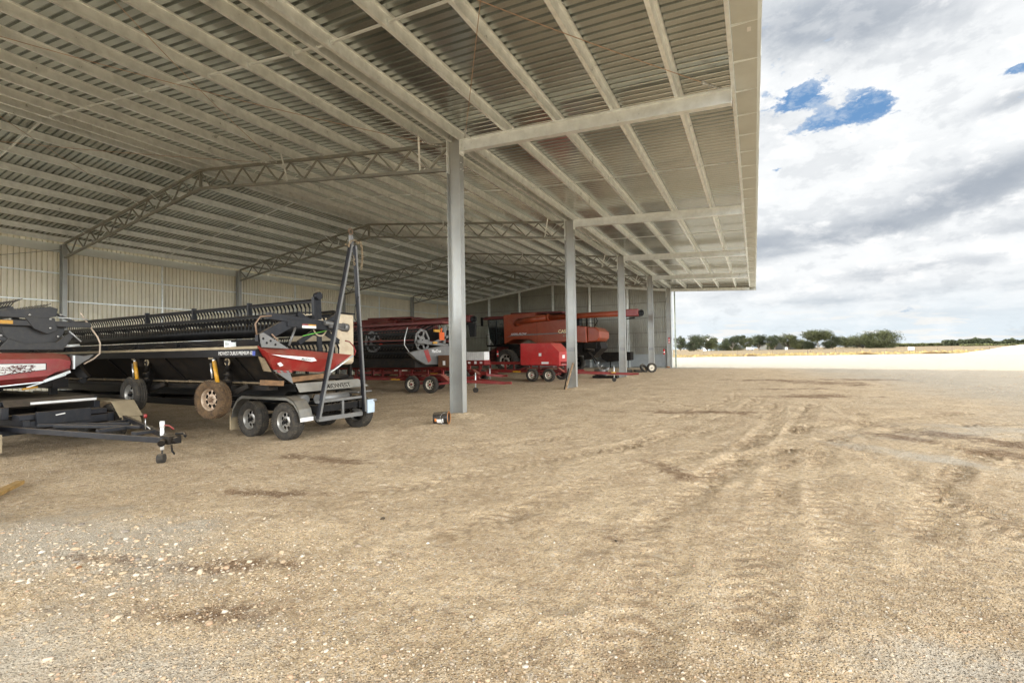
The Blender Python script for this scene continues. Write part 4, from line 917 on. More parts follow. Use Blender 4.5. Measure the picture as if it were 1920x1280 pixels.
mb = MB(); mb.tube([(-1.30, -6.62, .22), (-1.30, -6.62, .60)], .028, 10); mb.tube([(-1.30, -6.62, .58), (-1.30, -6.62, .68)], .035, 10); jk = mb.build('jack', M_white, t2)
mb = MB(); mb.tube([(-1.34, -6.66, .08), (-1.27, -6.60, .08)], .075, 14); mb.tube([(-1.305, -6.62, .08), (-1.30, -6.62, .24)], .015, 6); mb.build('jack_wheel', M_rub, jk)
mb = MB(); mb.tube([(-1.30, -6.62, .62), (-1.22, -6.55, .60), (-1.16, -6.52, .54)], .011, 6); mb.tube([(-1.72, -6.66, .72), (-1.72, -6.66, .78)], .025, 8); mb.build('handle', M_red, jk)
mb = MB(); mb.tube([(-1.72, -6.66, .53), (-1.72, -6.66, .73)], .006, 5); mb.tube([(-1.8, -6.6, .56), (-1.6, -6.7, .60), (-1.45, -6.72, .56)], .008, 5); mb.build('chain', M_sil, t2)
mb = MB(); mb.prism([(-5.05, -7.40, .96), (-4.92, -7.40, .84), (-4.92, -6.05, .84), (-5.05, -6.05, .96)], (-.03, 0, 0)); mb.build('end_panel', M_nav, t2)
mb = MB(); mb.prism([(-4.912, -7.06, .905), (-4.912, -6.05, .905), (-4.912, -6.05, .86), (-4.912, -7.06, .86)], (-.004, 0, 0)); mb.build('reflective_strip', M_white, t2)
mb = MB(); mb.box(-14., -5.08, -7.42, -5.98, .86, .94); mb.box(-14., -4.94, -7.44, -7.34, .62, .835); mb.box(-14., -4.94, -6.08, -5.98, .62, .835); mb.box(-4.95, -4.60, -7.3, -6.0, .604, .70)
mb.box(-4.58, -4.50, -7.1, -6.3, .50, .74); mb.build('deck', M_nav, t2, .006)
mb = MB(); mb.beam((-4.49, -6.84, .66), (-4.49, -6.70, .68), .004, .02); mb.build('paint_mark', M_white, t2)

h2 = thing('harvester_front', 'harvester front at the left edge with big dark disc, red end shield and upright fingers', 'harvester front', (-7, -7, 1))
mb = MB(); Xi, Xo = -5.60, -5.44
out = [(-8.6, 1.86), (-6.5, 1.84), (-6.30, 1.80), (-6.22, 1.73), (-6.22, 1.47), (-6.56, 1.38), (-6.66, 1.27), (-8.6, 1.12)]
mid = [(-8.6, 1.72), (-6.45, 1.72), (-6.30, 1.68), (-6.28, 1.62), (-6.30, 1.52), (-6.50, 1.46), (-6.62, 1.38), (-8.6, 1.24)]
n = 8; mb.add([(Xi, *p) for p in out]+[(Xo, *p) for p in mid], [(i, (i+1) % n, n+(i+1) % n, n+i) for i in range(n)]+[tuple(range(n, 2*n))]); mb.add([(Xi-.02, *p) for p in out], [tuple(range(n))])
e2 = mb.build('end_shield', M_red, h2)
mb = MB(); mb.prism([(Xo+.002, -8.5, 1.655), (Xo+.002, -6.66, 1.635), (Xo+.002, -6.66, 1.50), (Xo+.002, -8.5, 1.26)], (.003, 0, 0)); mb.build('trim', M_blk, e2)
mb = MB(); mb.prism([(Xo+.006, -8.48, 1.645), (Xo+.006, -6.675, 1.625), (Xo+.006, -6.675, 1.51), (Xo+.006, -8.48, 1.275)], (.003, 0, 0)); mb.build('decal', M_white, e2)
mb = MB(); random.seed(9)
for i in range(150):
    y = -7.5+random.random()*.62; z = 1.60-random.random()*.15-(.0 if y > -7.2 else .03)*random.random(); w = random.uniform(.015, .07); a = random.uniform(-.3, .3)
    mb.prism([(Xo+.0105, y, z), (Xo+.0105, y+w, z+a*w+.008), (Xo+.0105, y+w*.8, z-.014)], (.001, 0, 0))
mb.build('splatter_print', M_dred, e2)
mb = MB(); mb.prism([(-5.62, -6.24, 1.80), (-5.62, -6.02, 1.77), (-5.62, -5.86, 1.80), (-5.62, -5.96, 1.70), (-5.62, -6.22, 1.50)], (.12, 0, 0)); mb.build('nose', M_gun, e2, .01)
mb = MB(); mb.box(-5.52, -5.45, -6.235, -6.205, 1.50, 1.78); mb.build('nose_band', M_galvw, e2)
mb = MB(); mb.tube([(-5.56, -6.02, 1.60), (-5.56, -5.86, 1.70), (-5.56, -5.74, 1.82), (-5.56, -5.735, 2.05), (-5.56, -5.78, 2.18), (-5.56, -6.02, 2.58), (-5.56, -6.08, 2.70)], .016, 8); mb.build('divider_rod', mat('rod_paint', (.62, .50, .38), .5), e2)
mb = MB(); mb.beam((-5.56, -8.4, 1.12), (-5.56, -6.66, 1.26), .03, .02); mb.beam((-5.56, -6.66, 1.27), (-5.56, -6.25, 1.45), .05, .05); mb.beam((-5.6, -6.9, 1.16), (-5.6, -6.3, 1.38), .03, .02); mb.build('skid', M_galvw, h2)
mb = MB(); mb.tube([(-5.56, -6.98, 1.13), (-5.56, -6.75, 1.16)], .02, 6); mb.build('pin', M_yel, h2)
mb = MB()
def arc(r0, n=28): return [(-6.86+r0*math.cos(math.pi+math.pi*k/n), 2.44+r0*math.sin(math.pi+math.pi*k/n)) for k in range(n+1)]
mb.prism([(-5.62, y, z) for y, z in arc(.54)], (.04, 0, 0)); mb.prism([(-5.58, y, z) for y, z in arc(.46)], (.025, 0, 0)); mb.prism([(-5.555, y, z-.05) for y, z in arc(.42)], (.012, 0, 0))
mb.build('drive_disc', M_dgray, h2)
mb = MB()
for a in range(-150, 0, 30): p = (-5.555, -6.86+.48*math.cos(R_(a)), 2.42+.48*math.sin(R_(a))); mb.lathe(p, (1, 0, 0), [(0, .022), (.012, .02), (.014, 0)], 8)
for y, z in ((-6.95, 2.12), (-6.82, 2.12), (-7.08, 2.04)): mb.lathe((-5.588, y, z), (1, 0, 0), [(0, .016), (.002, 0)], 8, False)
for y, z in ((-6.93, 2.59), (-6.62, 2.52), (-6.46, 2.62), (-6.62, 2.34)): mb.lathe((-5.39, y, z), (1, 0, 0), [(0, .022), (.016, .02), (.018, 0)], 8)
mb.build('bolt', M_sil, h2)
mb = MB(); mb.beam((-5.46, -8.3, 2.43), (-5.46, -5.95, 2.43), .08, .11); mb.prism([(-5.46, -7.5, 2.62), (-5.46, -6.9, 2.72), (-5.46, -6.62, 2.78), (-5.46, -6.50, 2.74), (-5.46, -6.52, 2.58), (-5.46, -6.75, 2.52), (-5.46, -7.5, 2.54)], (.05, 0, 0)); mb.prism([(-5.45, -7.0, 2.55), (-5.45, -6.55, 2.55), (-5.45, -6.50, 2.30), (-5.45, -6.66, 2.22), (-5.45, -6.86, 2.32)], (.05, 0, 0))
mb.beam((-5.5, -6.5, 2.64), (-5.5, -6.2, 2.48), .04, .05); mb.build('reel_arm', M_dgray, h2, .008)
mb = MB(); mb.box(-5.414, -5.40, -7.9, -7.16, 2.40, 2.47); mb.build('yellow_plate', M_yel, h2)
mb = MB(); mb.prism([(-5.50, -7.35, 1.90), (-5.50, -7.2, 2.12), (-5.50, -6.95, 2.02), (-5.50, -6.5, 2.06), (-5.50, -6.30, 2.26), (-5.50, -6.22, 2.20), (-5.50, -6.40, 1.90)], (.05, 0, 0)); mb.build('guard', M_dgray, h2, .01)
mb = MB(); mb.tube([(-5.48, -6.5, 2.57), (-5.48, -5.98, 2.55)], .012, 6); mb.tube([(-5.6, -6.25, 2.3), (-5.6, -6.05, 2.08)], .014, 6); mb.tube([(-5.55, -6.35, 1.98), (-5.55, -6.1, 2.0)], .03, 8); mb.build('linkage', M_galvw, h2)
reel(h2, -15, -5.75, -6.95, 2.34, .44, (52, 112, 172, 232, 292, 352), (.62, .75), .30, .15, (-5.75,), M_dgray, None, .45)
mb = MB(); mb.box(-15, -5.66, -8.6, -6.5, 1.15, 1.22); mb.box(-15, -5.66, -8.7, -8.5, 1.2, 2.0); mb.box(-15, -5.63, -6.5, -6.25, 1.12, 1.30); mb.box(-5.75, -5.62, -8.5, -6.3, 1.22, 1.75); mb.build('draper_deck', M_blkd, h2)
mb = MB(); mb.beam((-5.7, -6.15, 1.62), (-5.5, -6.0, 1.28), .1, .16); mb.tube([(-5.5, -6.08, 1.25), (-5.42, -6.08, 1.25)], .06, 12); mb.build('float_arm', M_blk, h2)
mb = MB()
for x in (-6.5, -9.5, -12.5):
    for y in (-7.2, -6.2): mb = MB(); mb.box(x-.06, x+.06, y-.06, y+.06, .94, 1.16); mb.build('cradle', M_blk, t2)

# ------------------------------------------------------------------ red trailers
def red_trailer(label, x, y, L, hitch, wx, jx, n_up=6, fend=True, rail=True, ymul=1.0):
    t = thing('header_trailer', label, 'trailer', (x, y, 0), 'red header trailers parked across the shed')
    for w_ in wx:
        for yy, s_ in ((y, -1), (y+1.75, 1)): wheel(t, (w_, yy+.1*(-s_)*-1, .37), .37, .22, (0, s_, 0), M_rimw, detail=False, hub_m=M_redd)
    mb = MB()
    for yy in (y+.30, y+1.45): mb.box(x-L, x+.35, yy-.05, yy+.05, .50, .64); mb.box(x-L, x-.1, yy-.05, yy+.05, .98, 1.12)
    for k in range(n_up): xx = x-L+.2+k*(L-1.0)/(n_up-1); mb.box(xx-.05, xx+.05, y+.26, y+.34, .64, .98); mb.box(xx-.05, xx+.05, y+1.41, y+1.49, .64, .98)
    for k in range(n_up): xx = x-L+.2+k*(L-1.0)/(n_up-1); mb.box(xx-.05, xx+.05, y+.35, y+1.40, .52, .62); mb.box(xx-.04, xx+.04, y+.35, y+1.40, 1.0, 1.1)
    mb.beam((x-L+1, y+.25, .64), (x-L+2.4, y+.25, .98), .06, .06)
    for w_ in wx: mb.box(w_-.05, w_+.05, y+.1, y+1.65, .32, .42)
    mb.build('chassis', M_redd, t, .005)
    if fend:
        mb = MB(); a, b_ = min(wx)-.55, max(wx)+.55
        mb.prism([(a-.35, y-.12, .62), (a, y-.12, .80), (b_, y-.12, .80), (b_+.35, y-.12, .55), (b_+.33, y-.12, .52), (b_-.02, y-.12, .77), (a+.02, y-.12, .77), (a-.33, y-.12, .59)], (0, .32, 0)); mb.build('fender', M_redd, t)
        mb = MB(); mb.box(a-.75, a-.25, y-.0, y+.02, .52, .60); mb.build('reflector', M_yel, t)
    mb = MB(); mb.beam((x+.3, y+.35, .50), (hitch-.3, y+.85, .42), .07, .12); mb.beam((x+.3, y+1.4, .50), (hitch-.3, y+.90, .42), .07, .12); mb.beam((hitch-.4, y+.87, .43), (hitch, y+.87, .43), .09, .10); mb.build('drawbar', M_redd, t)
    mb = MB(); mb.beam((jx-.12, y+.56, .51), (jx+.12, y+.60, .51), .09, .05); mb.build('reflector', M_yel, t)
    mb = MB(); mb.tube([(jx, y+.72, .22), (jx, y+.72, .85)], .025, 8); jk = mb.build('jack', M_galvw, t)
    mb = MB(); mb.tube([(jx, y+.67, .11), (jx, y+.77, .11)], .11, 14); mb.build('jack_wheel', M_rub, jk)
    return t
t3 = red_trailer('red tandem trailer with cream wheels left of the nearest column, under the grey ended front', -4.0, 5.75, 9.5, -1.75, (-6.15, -5.15), -3.4)
t4 = red_trailer('red trailer right behind the nearest column with a white crate on its drawbar', -6.0, 11.0, 9., -4.7, (-7.9, -6.85), -5.7, fend=True)
t5 = red_trailer('red tandem trailer carrying the red slant fronted box in front of the harvester', -1.9, 14.0, 9.5, 1.7, (-4.15, -3.1), .4)
# red box
rb = thing('fuel_tank_box', 'bright red steel box with slanted front corner on the far red trailer', 'box', (-3.7, 14.2, 1.12))
mb = MB(); y = 14.05; mb.prism([(-4.95, y, 2.20), (-4.95, y, .92), (-2.52, y, .88), (-2.52, y, 1.66), (-3.05, y, 2.20)], (0, 1.65, 0)); body = mb.build('body', mat('bright_red_paint', (.46, .022, .022), .38, 0, .08, 2., .15), rb, .02)
mb = MB(); mb.prism([(-2.72, y-.012, 1.70), (-2.09, y-.012, 1.62), (-2.09, y-.012, .80), (-2.65, y-.012, .90)], (0, .008, 0)) if 0 else None
mb.box(-3.78, -3.62, y-.012, y-.004, 1.45, 1.62); mb.box(-3.62, -3.18, y-.012, y-.004, 1.0, 1.12); mb.build('white_plate', M_white, rb)
mb = MB(); mb.box(-2.519, -2.512, 14.5, 14.9, 1.3, 1.5); mb.box(-2.519, -2.512, 14.4, 15.1, .95, 1.08); mb.build('sticker', M_white, rb)
mb = MB(); mb.box(-4.95, -2.55, y-.02, y-.006, .92, .96); mb.box(-4.96, -4.92, y-.02, y-.006, .92, 2.18); mb.build('edge', M_redd, rb)
# crate, brown box
cr_ = thing('crate', 'white ribbed crate in a red tray on the drawbar of the second red trailer', 'crate', (-5.7, 11.4, 1.0))
mb = MB(); x0, x1, y0 = -6.75, -5.65, 11.0; mb.box(x0, x1, y0+.05, y0+.6, 1.30, 1.75)
for i in range(9): xx = x0+.03+i*(x1-x0-.06)/8; mb.box(xx-.025, xx+.025, y0+.03, y0+.05, 1.30, 1.75)
mb.build('body', M_white, cr_)
mb = MB(); mb.box(x0-.03, x1+.03, y0-.0, y0+.65, 1.05, 1.296); mb.build('tray', M_redd, cr_)
mb = MB(); mb.box(x0+.1, x0+.25, y0-.008, y0-.001, 1.12, 1.22); mb.box(x0+.5, x0+.65, y0-.008, y0-.001, 1.10, 1.25); mb.box(x1-.25, x1-.1, y0-.008, y0-.001, 1.12, 1.22); mb.build('label', M_white, cr_)
bb = thing('toolbox', 'brown box with small white label on the red trailer beside the nearest column', 'box', (-4.4, 5.8, 1.12))
mb = MB(); mb.box(-4.75, -4.05, 5.65, 6.2, 1.12, 1.62); mb.build('body', M_brownbox, bb, .01)
mb = MB(); mb.box(-4.50, -4.38, 5.64, 5.648, 1.2, 1.38); mb.build('label', M_white, bb)

# ------------------------------------------------------------------ grey ended front on the first red trailer
h3 = thing('harvester_front', 'black harvester front with grey pointed end shield and pale reel discs on a red trailer', 'harvester front', (-7, 6, 1.12))
reel(h3, -13.5, -5.1, 4.95, 2.25, .48, (20, 80, 140, 200, 260, 320), (-.3, -1), .2, .17)
def pdisc(x):
    mb = MB(); c = (x, 4.95, 2.25)
    mb.lathe(c, (1, 0, 0), [(0, .50), (.03, .50), (.03, .40), (0, .40), (0, .50)], 8, False, .2)
    mb.lathe(c, (1, 0, 0), [(0, .20), (.03, .20), (.03, .05), (0, .05)], 12, False)
    for k in range(5):
        a = 2*math.pi*k/5; mb.beam((x+.015, 4.95+.18*math.cos(a), 2.25+.18*math.sin(a)), (x+.015, 4.95+.43*math.cos(a), 2.25+.43*math.sin(a)), .03, .09, up=(0, -math.sin(a), math.cos(a)))
    mb.build('reel_disc', M_gun2, h3)
pdisc(-5.05); pdisc(-7.75)
mb = MB(); mb.box(-13.5, -5.0, 5.2, 7.2, 1.14, 1.24); mb.box(-13.5, -5.0, 6.9, 7.2, 1.24, 2.75); mb.box(-13.5, -5.0, 4.4, 5.2, 1.14, 1.5); mb.build('draper_deck', M_blkd, h3)
mb = MB(); mb.box(-13.5, -5., 6.78, 6.89, 2.2, 2.3); mb.tube([(-13.5, 4.5, 2.26), (-5.1, 4.45, 2.26)], .02, 6); mb.build('rail', M_dred, h3)
mb = MB(); Xo = -4.78; mb.prism([(-4.98, 3.86, 1.76), (-4.98, 4.6, 1.86), (-4.98, 6.3, 2.04), (-4.98, 6.9, 2.0), (-4.98, 6.9, 1.2), (-4.98, 4.9, 1.25), (-4.98, 4.3, 1.48)], (.16, 0, 0)); es3 = mb.build('end_shield', M_gun, h3, .02)
mb = MB(); mb.prism([(-4.815, 4.75, 1.84), (-4.815, 5.05, 1.88), (-4.815, 5.25, 1.42), (-4.815, 5.05, 1.32)], (.003, 0, 0)); mb.build('red_stripe', M_red, es3)
text('lettering', 'MacDon', M_white, es3, (-4.812, 5.30, 1.74), (0, 1, 0), (0, 0, 1), .19, .004, .001)
mb = MB(); mb.tube([(-4.9, 3.86, 2.75), (-4.9, 3.68, 2.3), (-4.9, 3.66, 2.05), (-4.9, 3.95, 1.76)], .016, 6); mb.build('divider_rod', M_galvw, es3)
mb = MB(); mb.beam((-4.9, 4.5, 2.20), (-4.9, 6.6, 2.05), .07, .13); mb.beam((-4.9, 5.4, 2.12), (-4.9, 6.6, 2.45), .07, .10); mb.beam((-4.9, 6.3, 2.1), (-4.9, 6.4, 2.9), .07, .16); mb.build('reel_arm', M_gun, h3)
mb = MB(); mb.box(-4.86, -4.85, 5.45, 5.75, 2.12, 2.2); mb.box(-4.86, -4.80, 5.5, 5.9, 2.62, 2.72); mb.build('yellow_plate', M_yel, h3)
mb = MB(); mb.box(-4.86, -4.83, 5.9, 6.25, 2.28, 2.62); mb.tube([(-4.85, 6.05, 2.62), (-4.85, 6.05, 2.8)], .04, 8); mb.build('flag', mat('orange_flag', (.75, .13, .02), .6), h3)
mb = MB(); mb.box(-7.52, -7.48, 5.1, 5.25, 2.1, 2.35); mb.build('red_tag', mat('red_tag', (.7, .03, .01), .5), h3)
mb = MB(); mb.box(-13.5, -4.9, 6.2, 7.1, 3.02, 3.12); 
for i in range(22): mb.beam((-13.2+i*.37, 5.9, 2.75), (-12.9+i*.37, 6.5, 3.06), .03, .02)
mb.build('top_auger', M_dred, h3)

# ------------------------------------------------------------------ harvesters
def harvester(label, ox, oy, s, body_m, main=True):
    """side-on harvester, cab towards -x; ox = x of the cab front, oy = near side plane"""
    t = thing('combine_harvester', label, 'harvester', (ox+6*s, oy+1.5*s, 0))
    def X(v): return ox+v*s
    def q(x, z, y=0.): return (X(x), oy+y*s, z*s)
    # body shell: outline of the side in (x, z)
    mb = MB(); o1 = [(2.05, 4.85), (5.0, 4.92), (5.1, 4.62), (7.9, 4.45), (7.95, 3.72), (9.3, 3.62), (9.35, 2.35), (7.6, 2.45), (5.2, 2.35), (4.3, 2.75), (3.0, 2.78), (2.1, 2.40)]
    mb.prism([q(*p) for p in o1], (0, 3.0*s, 0)); bo = mb.build('body', body_m, t, .06)
    mb = MB(); mb.prism([q(9.352, 3.58, .15), q(10.0, 3.52, .15), q(10.35, 3.2, .15), q(10.35, 2.7, .15), q(10.1, 2.45, .15), q(9.352, 2.38, .15)], (0, 2.6*s, 0)); mb.build('engine_hood', body_m, t, .08)
    mb = MB(); mb.box(X(9.0), X(10.0), oy+.3*s, oy+2.6*s, 1.9*s, 2.37*s); mb.prism([q(8.8, 2.3, .6), q(10.2, 2.35, .6), q(10.3, 1.9, .6), (X(9.6), oy+.6*s, 1.2*s), (X(8.9), oy+.6*s, 1.0*s)], (0, 1.8*s, 0)); mb.beam(q(9.3, 1.8, .2), q(10.1, .9, .2), .08*s, .10*s); mb.tube([q(9.4, 1.6, .1), q(9.7, 1.3, .1), q(9.9, .7, .3)], .05*s, 8); mb.tube([q(9.1, 1.8, .1), q(9.9, 1.75, .1)], .12*s, 10); mb.build('straw_chopper', M_blkd, t)
    # panel lines and decals on the near side
    mb = MB()
    for a, b_ in (((5.15, 2.4), (5.15, 4.3)), ((2.15, 3.30), (9.3, 3.30))):
        if a[0] == b_[0]: mb.box(X(a[0])-.01, X(a[0])+.01, oy-.008, oy-.002, a[1]*s, b_[1]*s)
    mb.build('panel_gap', M_blk, bo)
    if main:
        mb = MB(); mb.prism([q(2.3, 2.98, -.004), q(3.0, 3.16, -.004), q(7.9, 3.20, -.004), q(7.9, 3.12, -.004), q(3.0, 3.04, -.004)], (0, -.004, 0)); mb.build('stripe', M_gun, bo)
        text('lettering', 'AXIAL-FLOW', M_white, bo, (X(2.75), oy-.012, 3.12*s), (1, 0, 0), (0, 0, 1), .24, .004, .002, .3)
        text('lettering', 'CASE', mat('cream_letter', (.85, .72, .42), .5), bo, (X(7.0), oy-.012, 3.17*s), (1, 0, 0), (0, 0, 1), .36, .012, .002)
        text('lettering', '8230', M_tan, bo, (X(7.4), oy-.012, 2.86*s), (1, 0, 0), (0, 0, 1), .20, .004, .002)
    # grain tank extension
    mb = MB(); mb.prism([q(2.6, 4.86, .3), q(7.2, 4.80, .3), q(7.2, 4.93, .3), q(2.6, 5.02, .3)], (0, 2.4*s, 0)); mb.build('grain_tank', M_dred, t)
    # cab
    cab = empty('cab', (X(1.2), oy+1.5*s, 3.4*s), t)
    mb = MB(); mb.prism([q(.25, 4.55, .5), q(2.05, 4.55, .5), q(2.05, 2.45, .5), q(.9, 2.3, .5), q(.45, 2.9, .5)], (0, 2.0*s, 0)); mb.build('glass', M_glass, cab, .05)
    mb = MB(); 
    for p in (((.28, 4.5), (.5, 2.85)), ((1.1, 4.5), (1.1, 2.4)), ((1.98, 4.5), (1.98, 2.5)), ((.5, 2.9), (.95, 2.3))): mb.beam(q(*p[0], .48), q(*p[1], .48), .05*s, .07*s)
    mb.build('pillar', M_blk, cab)
    mb = MB(); mb.prism([q(-.15, 4.55, .4), q(2.04, 4.55, .4), q(2.04, 4.80, .4), q(.1, 4.82, .4), q(-.2, 4.72, .4)], (0, 2.2*s, 0)); mb.build('roof', M_dred, cab, .04)
    mb = MB(); mb.box(X(-.25), X(-.12), oy+.15*s, oy+.35*s, 4.0*s, 4.75*s); mb.beam(q(-.15, 4.7, .3), q(.4, 4.7, .4), .05*s, .05*s); mb.build('mirror', M_blk, cab)
    mb = MB(); mb.box(X(.75), X(1.02), oy+.8*s, oy+1.1*s, 2.9*s, 4.0*s); mb.build('green_screen', M_teal, cab)
    mb = MB()
    for xx in (.85, 1.35): mb.beam(q(xx, .55, -.12), q(xx, 2.5, -.05), .05, .05)
    for k in range(6): mb.box(X(.85), X(1.35), oy-.22, oy-.02, (.7+k*.32)*s, (.74+k*.32)*s)
    mb.build('ladder', M_blk, t)
    mb = MB(); mb.box(X(.4), X(3.4), oy+.05*s, oy+2.9*s, 2.20*s, 2.34*s); mb.tube([q(.4, 2.35, -.02), q(.4, 3.2, -.02), q(1.2, 3.2, -.02), q(1.2, 2.35, -.02)], .02, 6); mb.build('platform', M_blk, t)
    # feeder house and chassis
    mb = MB(); mb.prism([q(.9, 2.2, 1.), q(2.2, 2.2, 1.), q(1.2, 1.1, 1.), q(-.6, .75, 1.), q(-.7, 1.45, 1.)], (0, 1.1*s, 0)); mb.build('feeder_house', M_dred, t)
    mb = MB(); mb.box(X(2.2), X(8.9), oy+.6*s, oy+2.5*s, 1.35*s, 2.36*s); mb.box(X(1.6), X(2.8), oy+.2*s, oy+2.8*s, .85*s, 1.2*s); mb.box(X(7.4), X(7.8), oy+.2*s, oy+2.8*s, .6*s, .8*s)
    mb.prism([q(4.2, 2.3, .1), q(8.6, 2.4, .1), q(8.2, 1.7, .1), q(5., 1.5, .1)], (0, .2, 0)); mb.tube([q(5., 1.8, .05), q(7.6, 2.0, .05)], .13*s, 12); mb.tube([q(6.5, 1.5, 0.05), q(6.5, 1.55, .3)], .3*s, 16); mb.build('chassis', M_blkd, t)
    for yy, s_ in ((.28, -1), (2.75, 1)): 
        wheel(t, (X(2.2), oy+yy*s, 1.0*s), 1.0*s, .65*s, (0, s_, 0), M_gun2r, rimr=.55*s, lugs=22)
        wheel(t, (X(7.6), oy+yy*s, .70*s), .70*s, .45*s, (0, s_, 0), M_gun, rimr=.38*s, lugs=20)
    # unloading auger folded back
    au = empty('unloading_auger', (X(3.5), oy, 4.4*s), t)
    mb = MB(); mb.tube([q(3.2, 4.05, .1), q(3.7, 4.2, -.15)], .26*s, 16); mb.tube([q(3.5, 4.22, -.15), q(6.2, 4.42, -.2)], .25*s, 18); mb.tube([q(6.15, 4.42, -.2), q(6.35, 4.43, -.2)], .29*s, 18); mb.tube([q(6.35, 4.43, -.2), q(13.0, 4.42, -.6)], .22*s, 18)
    mb.tube([q(7.9, 4.46, -.3), q(8.15, 4.46, -.3)], .27*s, 18); mb.build('tube', body_m, au)
    mb = MB(); mb.box(X(12.6), X(13.5), oy-.9*s, oy-.35*s, 4.16*s, 4.68*s); mb.build('spout', M_red if main else M_dred, au, .05)
    mb = MB(); mb.lathe(q(13.62, 4.38, -.62), (.8, -.6, 0), [(-.2*s, .20*s), (.10*s, .24*s), (.12*s, .20*s), (-.05*s, .12*s), (-.05*s, 0)], 20); mb.tube([q(12.2, 4.16, -.6), q(13.6, 4.12, -.6)], .03*s, 6); mb.tube([q(12.6, 4.0, -.6), q(13.2, 4.05, -.6)], .05*s, 6); mb.build('rubber_spout', M_blk, au)
    if not main:
        mb = MB(); mb.prism([q(13.3, 4.1, -.85), q(13.9, 4.1, -.85), q(13.85, 3.1, -.85), q(13.45, 3.1, -.85)], (0, .2, 0)); mb.build('hanging_flap', M_blk, au)
    # rear ladder rails / stacks behind the hood
    mb = MB()
    for xx in (8.3, 8.9, 9.5, 9.9): mb.tube([q(xx, 3.5, .3), q(xx, 4.5, .3)], .025*s, 6)
    for zz_ in (3.85, 4.15, 4.45): mb.tube([q(8.3, zz_, .3), q(9.9, zz_, .3)], .02*s, 6)
    mb.tube([q(9.9, 4.45, .3), q(10.15, 4.0, .3), q(9.9, 3.6, .3)], .03*s, 6); mb.box(X(8.0), X(8.6), oy+.5*s, oy+1.2*s, 3.6*s, 4.35*s); mb.tube([q(9.2, 3.6, .5), q(9.2, 4.3, .5)], .07*s, 8); mb.build('rear_rails', M_blk, t)
    return t
c1 = harvester('orange red combine harvester with folded auger, parked side-on behind the red slant fronted box', -13.6, 24.3, 1.0, M_orange)
c2 = harvester('dark red combine harvester half hidden behind the grey ended harvester front', -20.2, 14.9, .87, M_dred, False)
def extinguisher(x, y, z, lab):
    t = thing('fire_extinguisher', lab, 'fire extinguisher', (x, y, z), 'fire extinguishers')
    mb = MB(); mb.lathe((x, y, z), (0, 0, 1), [(0, 0), (0, .075), (.02, .085), (.42, .085), (.48, .05), (.50, .03), (.53, .03)], 16); mb.build('cylinder', mat('extinguisher_red', (.6, .02, .015), .35), t)
    mb = MB(); mb.box(x-.03, x+.09, y-.02, y+.02, z+.53, z+.58); mb.tube([(x+.05, y, z+.54), (x+.12, y-.02, z+.45), (x+.10, y-.02, z+.15)], .012, 6); mb.build('valve', M_blk, t)
    mb = MB(); mb.lathe((x, y, z), (0, 0, 1), [(.16, .087), (.28, .087)], 16); mb.build('label', M_white, t)
extinguisher(-12.0, 24.05, 1.35, 'red fire extinguisher beside the harvester cab ladder')
extinguisher(-3.6, 33., .5, 'red fire extinguisher standing left of the third column'); extinguisher(-.42, 35.85, 1.25, 'red fire extinguisher on the far corner column')

# ------------------------------------------------------------------ small things
# bucket
bk = thing('bucket', 'black paint bucket tipped on its side at the foot of the nearest column', 'bucket', (.53, -1.52, 0))
bc = Vector((.53, -1.52, .155)); ba = Vector((.93, .36, .02)).normalized()
mb = MB(); mb.lathe(bc-ba*.17, ba, [(0, 0), (0, .132), (.01, .138), (.32, .152), (.335, .160), (.36, .158), (.36, .148), (.03, .128), (.03, 0)], 36); mb.build('body', mat('black_plastic', (.012, .012, .012), .4, 0, .1, 5, .2), bk)
mb = MB(); mb.lathe(bc-ba*.17, ba, [(.362, .158), (.372, .150), (.372, .140), (.358, .136)], 36); mb.build('rim', mat('rust_rim', (.40, .17, .05), .7), bk)
def patch(u0, u1, a0, a1, r0, mm, nm):
    mb = MB(); tt = Vector((0, 0, 1)); sx = ba.cross(tt).normalized(); sy = ba.cross(sx); n = 8; vs = []
    for u in (u0, u1):
        for k in range(n+1): a = a0+(a1-a0)*k/n; vs.append(bc-ba*.17+ba*u+(sx*math.cos(a)+sy*math.sin(a))*(.1375+.0435*(u-.01)+.0015))
    mb.add(vs, [(k, k+1, n+2+k, n+1+k) for k in range(n)], True); mb.build(nm, mm, bk)
patch(.10, .22, .1, .8, 0, M_white, 'paper_label'); patch(.05, .10, -.05, .5, 0, mat('label_orange', (.6, .2, .04), .6), 'orange_label'); patch(.235, .26, .0, .7, 0, M_white, 'paper_strip')
mb = MB(); pts = []
for k in range(13):
    a = math.pi*k/12; pts.append(bc+ba*(.15-.13*math.sin(a))+Vector((-ba.y, ba.x, 0))*(-.168*1)+Vector((0, 0, .16*math.cos(a)))*.9)
mb.tube(pts, .0035, 5); mb.build('handle', M_sil, bk)
# plank leaning on the second column
pl = thing('plank', 'weathered timber plank leaning against the second column', 'plank', (.0, 8.72, 0))
mb = MB(); mb.beam((-.16, 8.70, -.02), (.12, 8.98, 1.18), .05, .13, up=(0, 1, 0)); o = mb.build('board', M_wood, pl, .004)
tag(thing('stick', 'thin dark stick leaning beside the timber plank on the second column', 'stick', (-.2, 8.75, 0)), None)
st_o = [o for o in bpy.data.objects if o.name.startswith('stick')][0]; mb = MB(); mb.beam((-.24, 8.74, -.02), (-.10, 8.98, .95), .03, .04); mb.build('shaft', M_blkd, st_o)
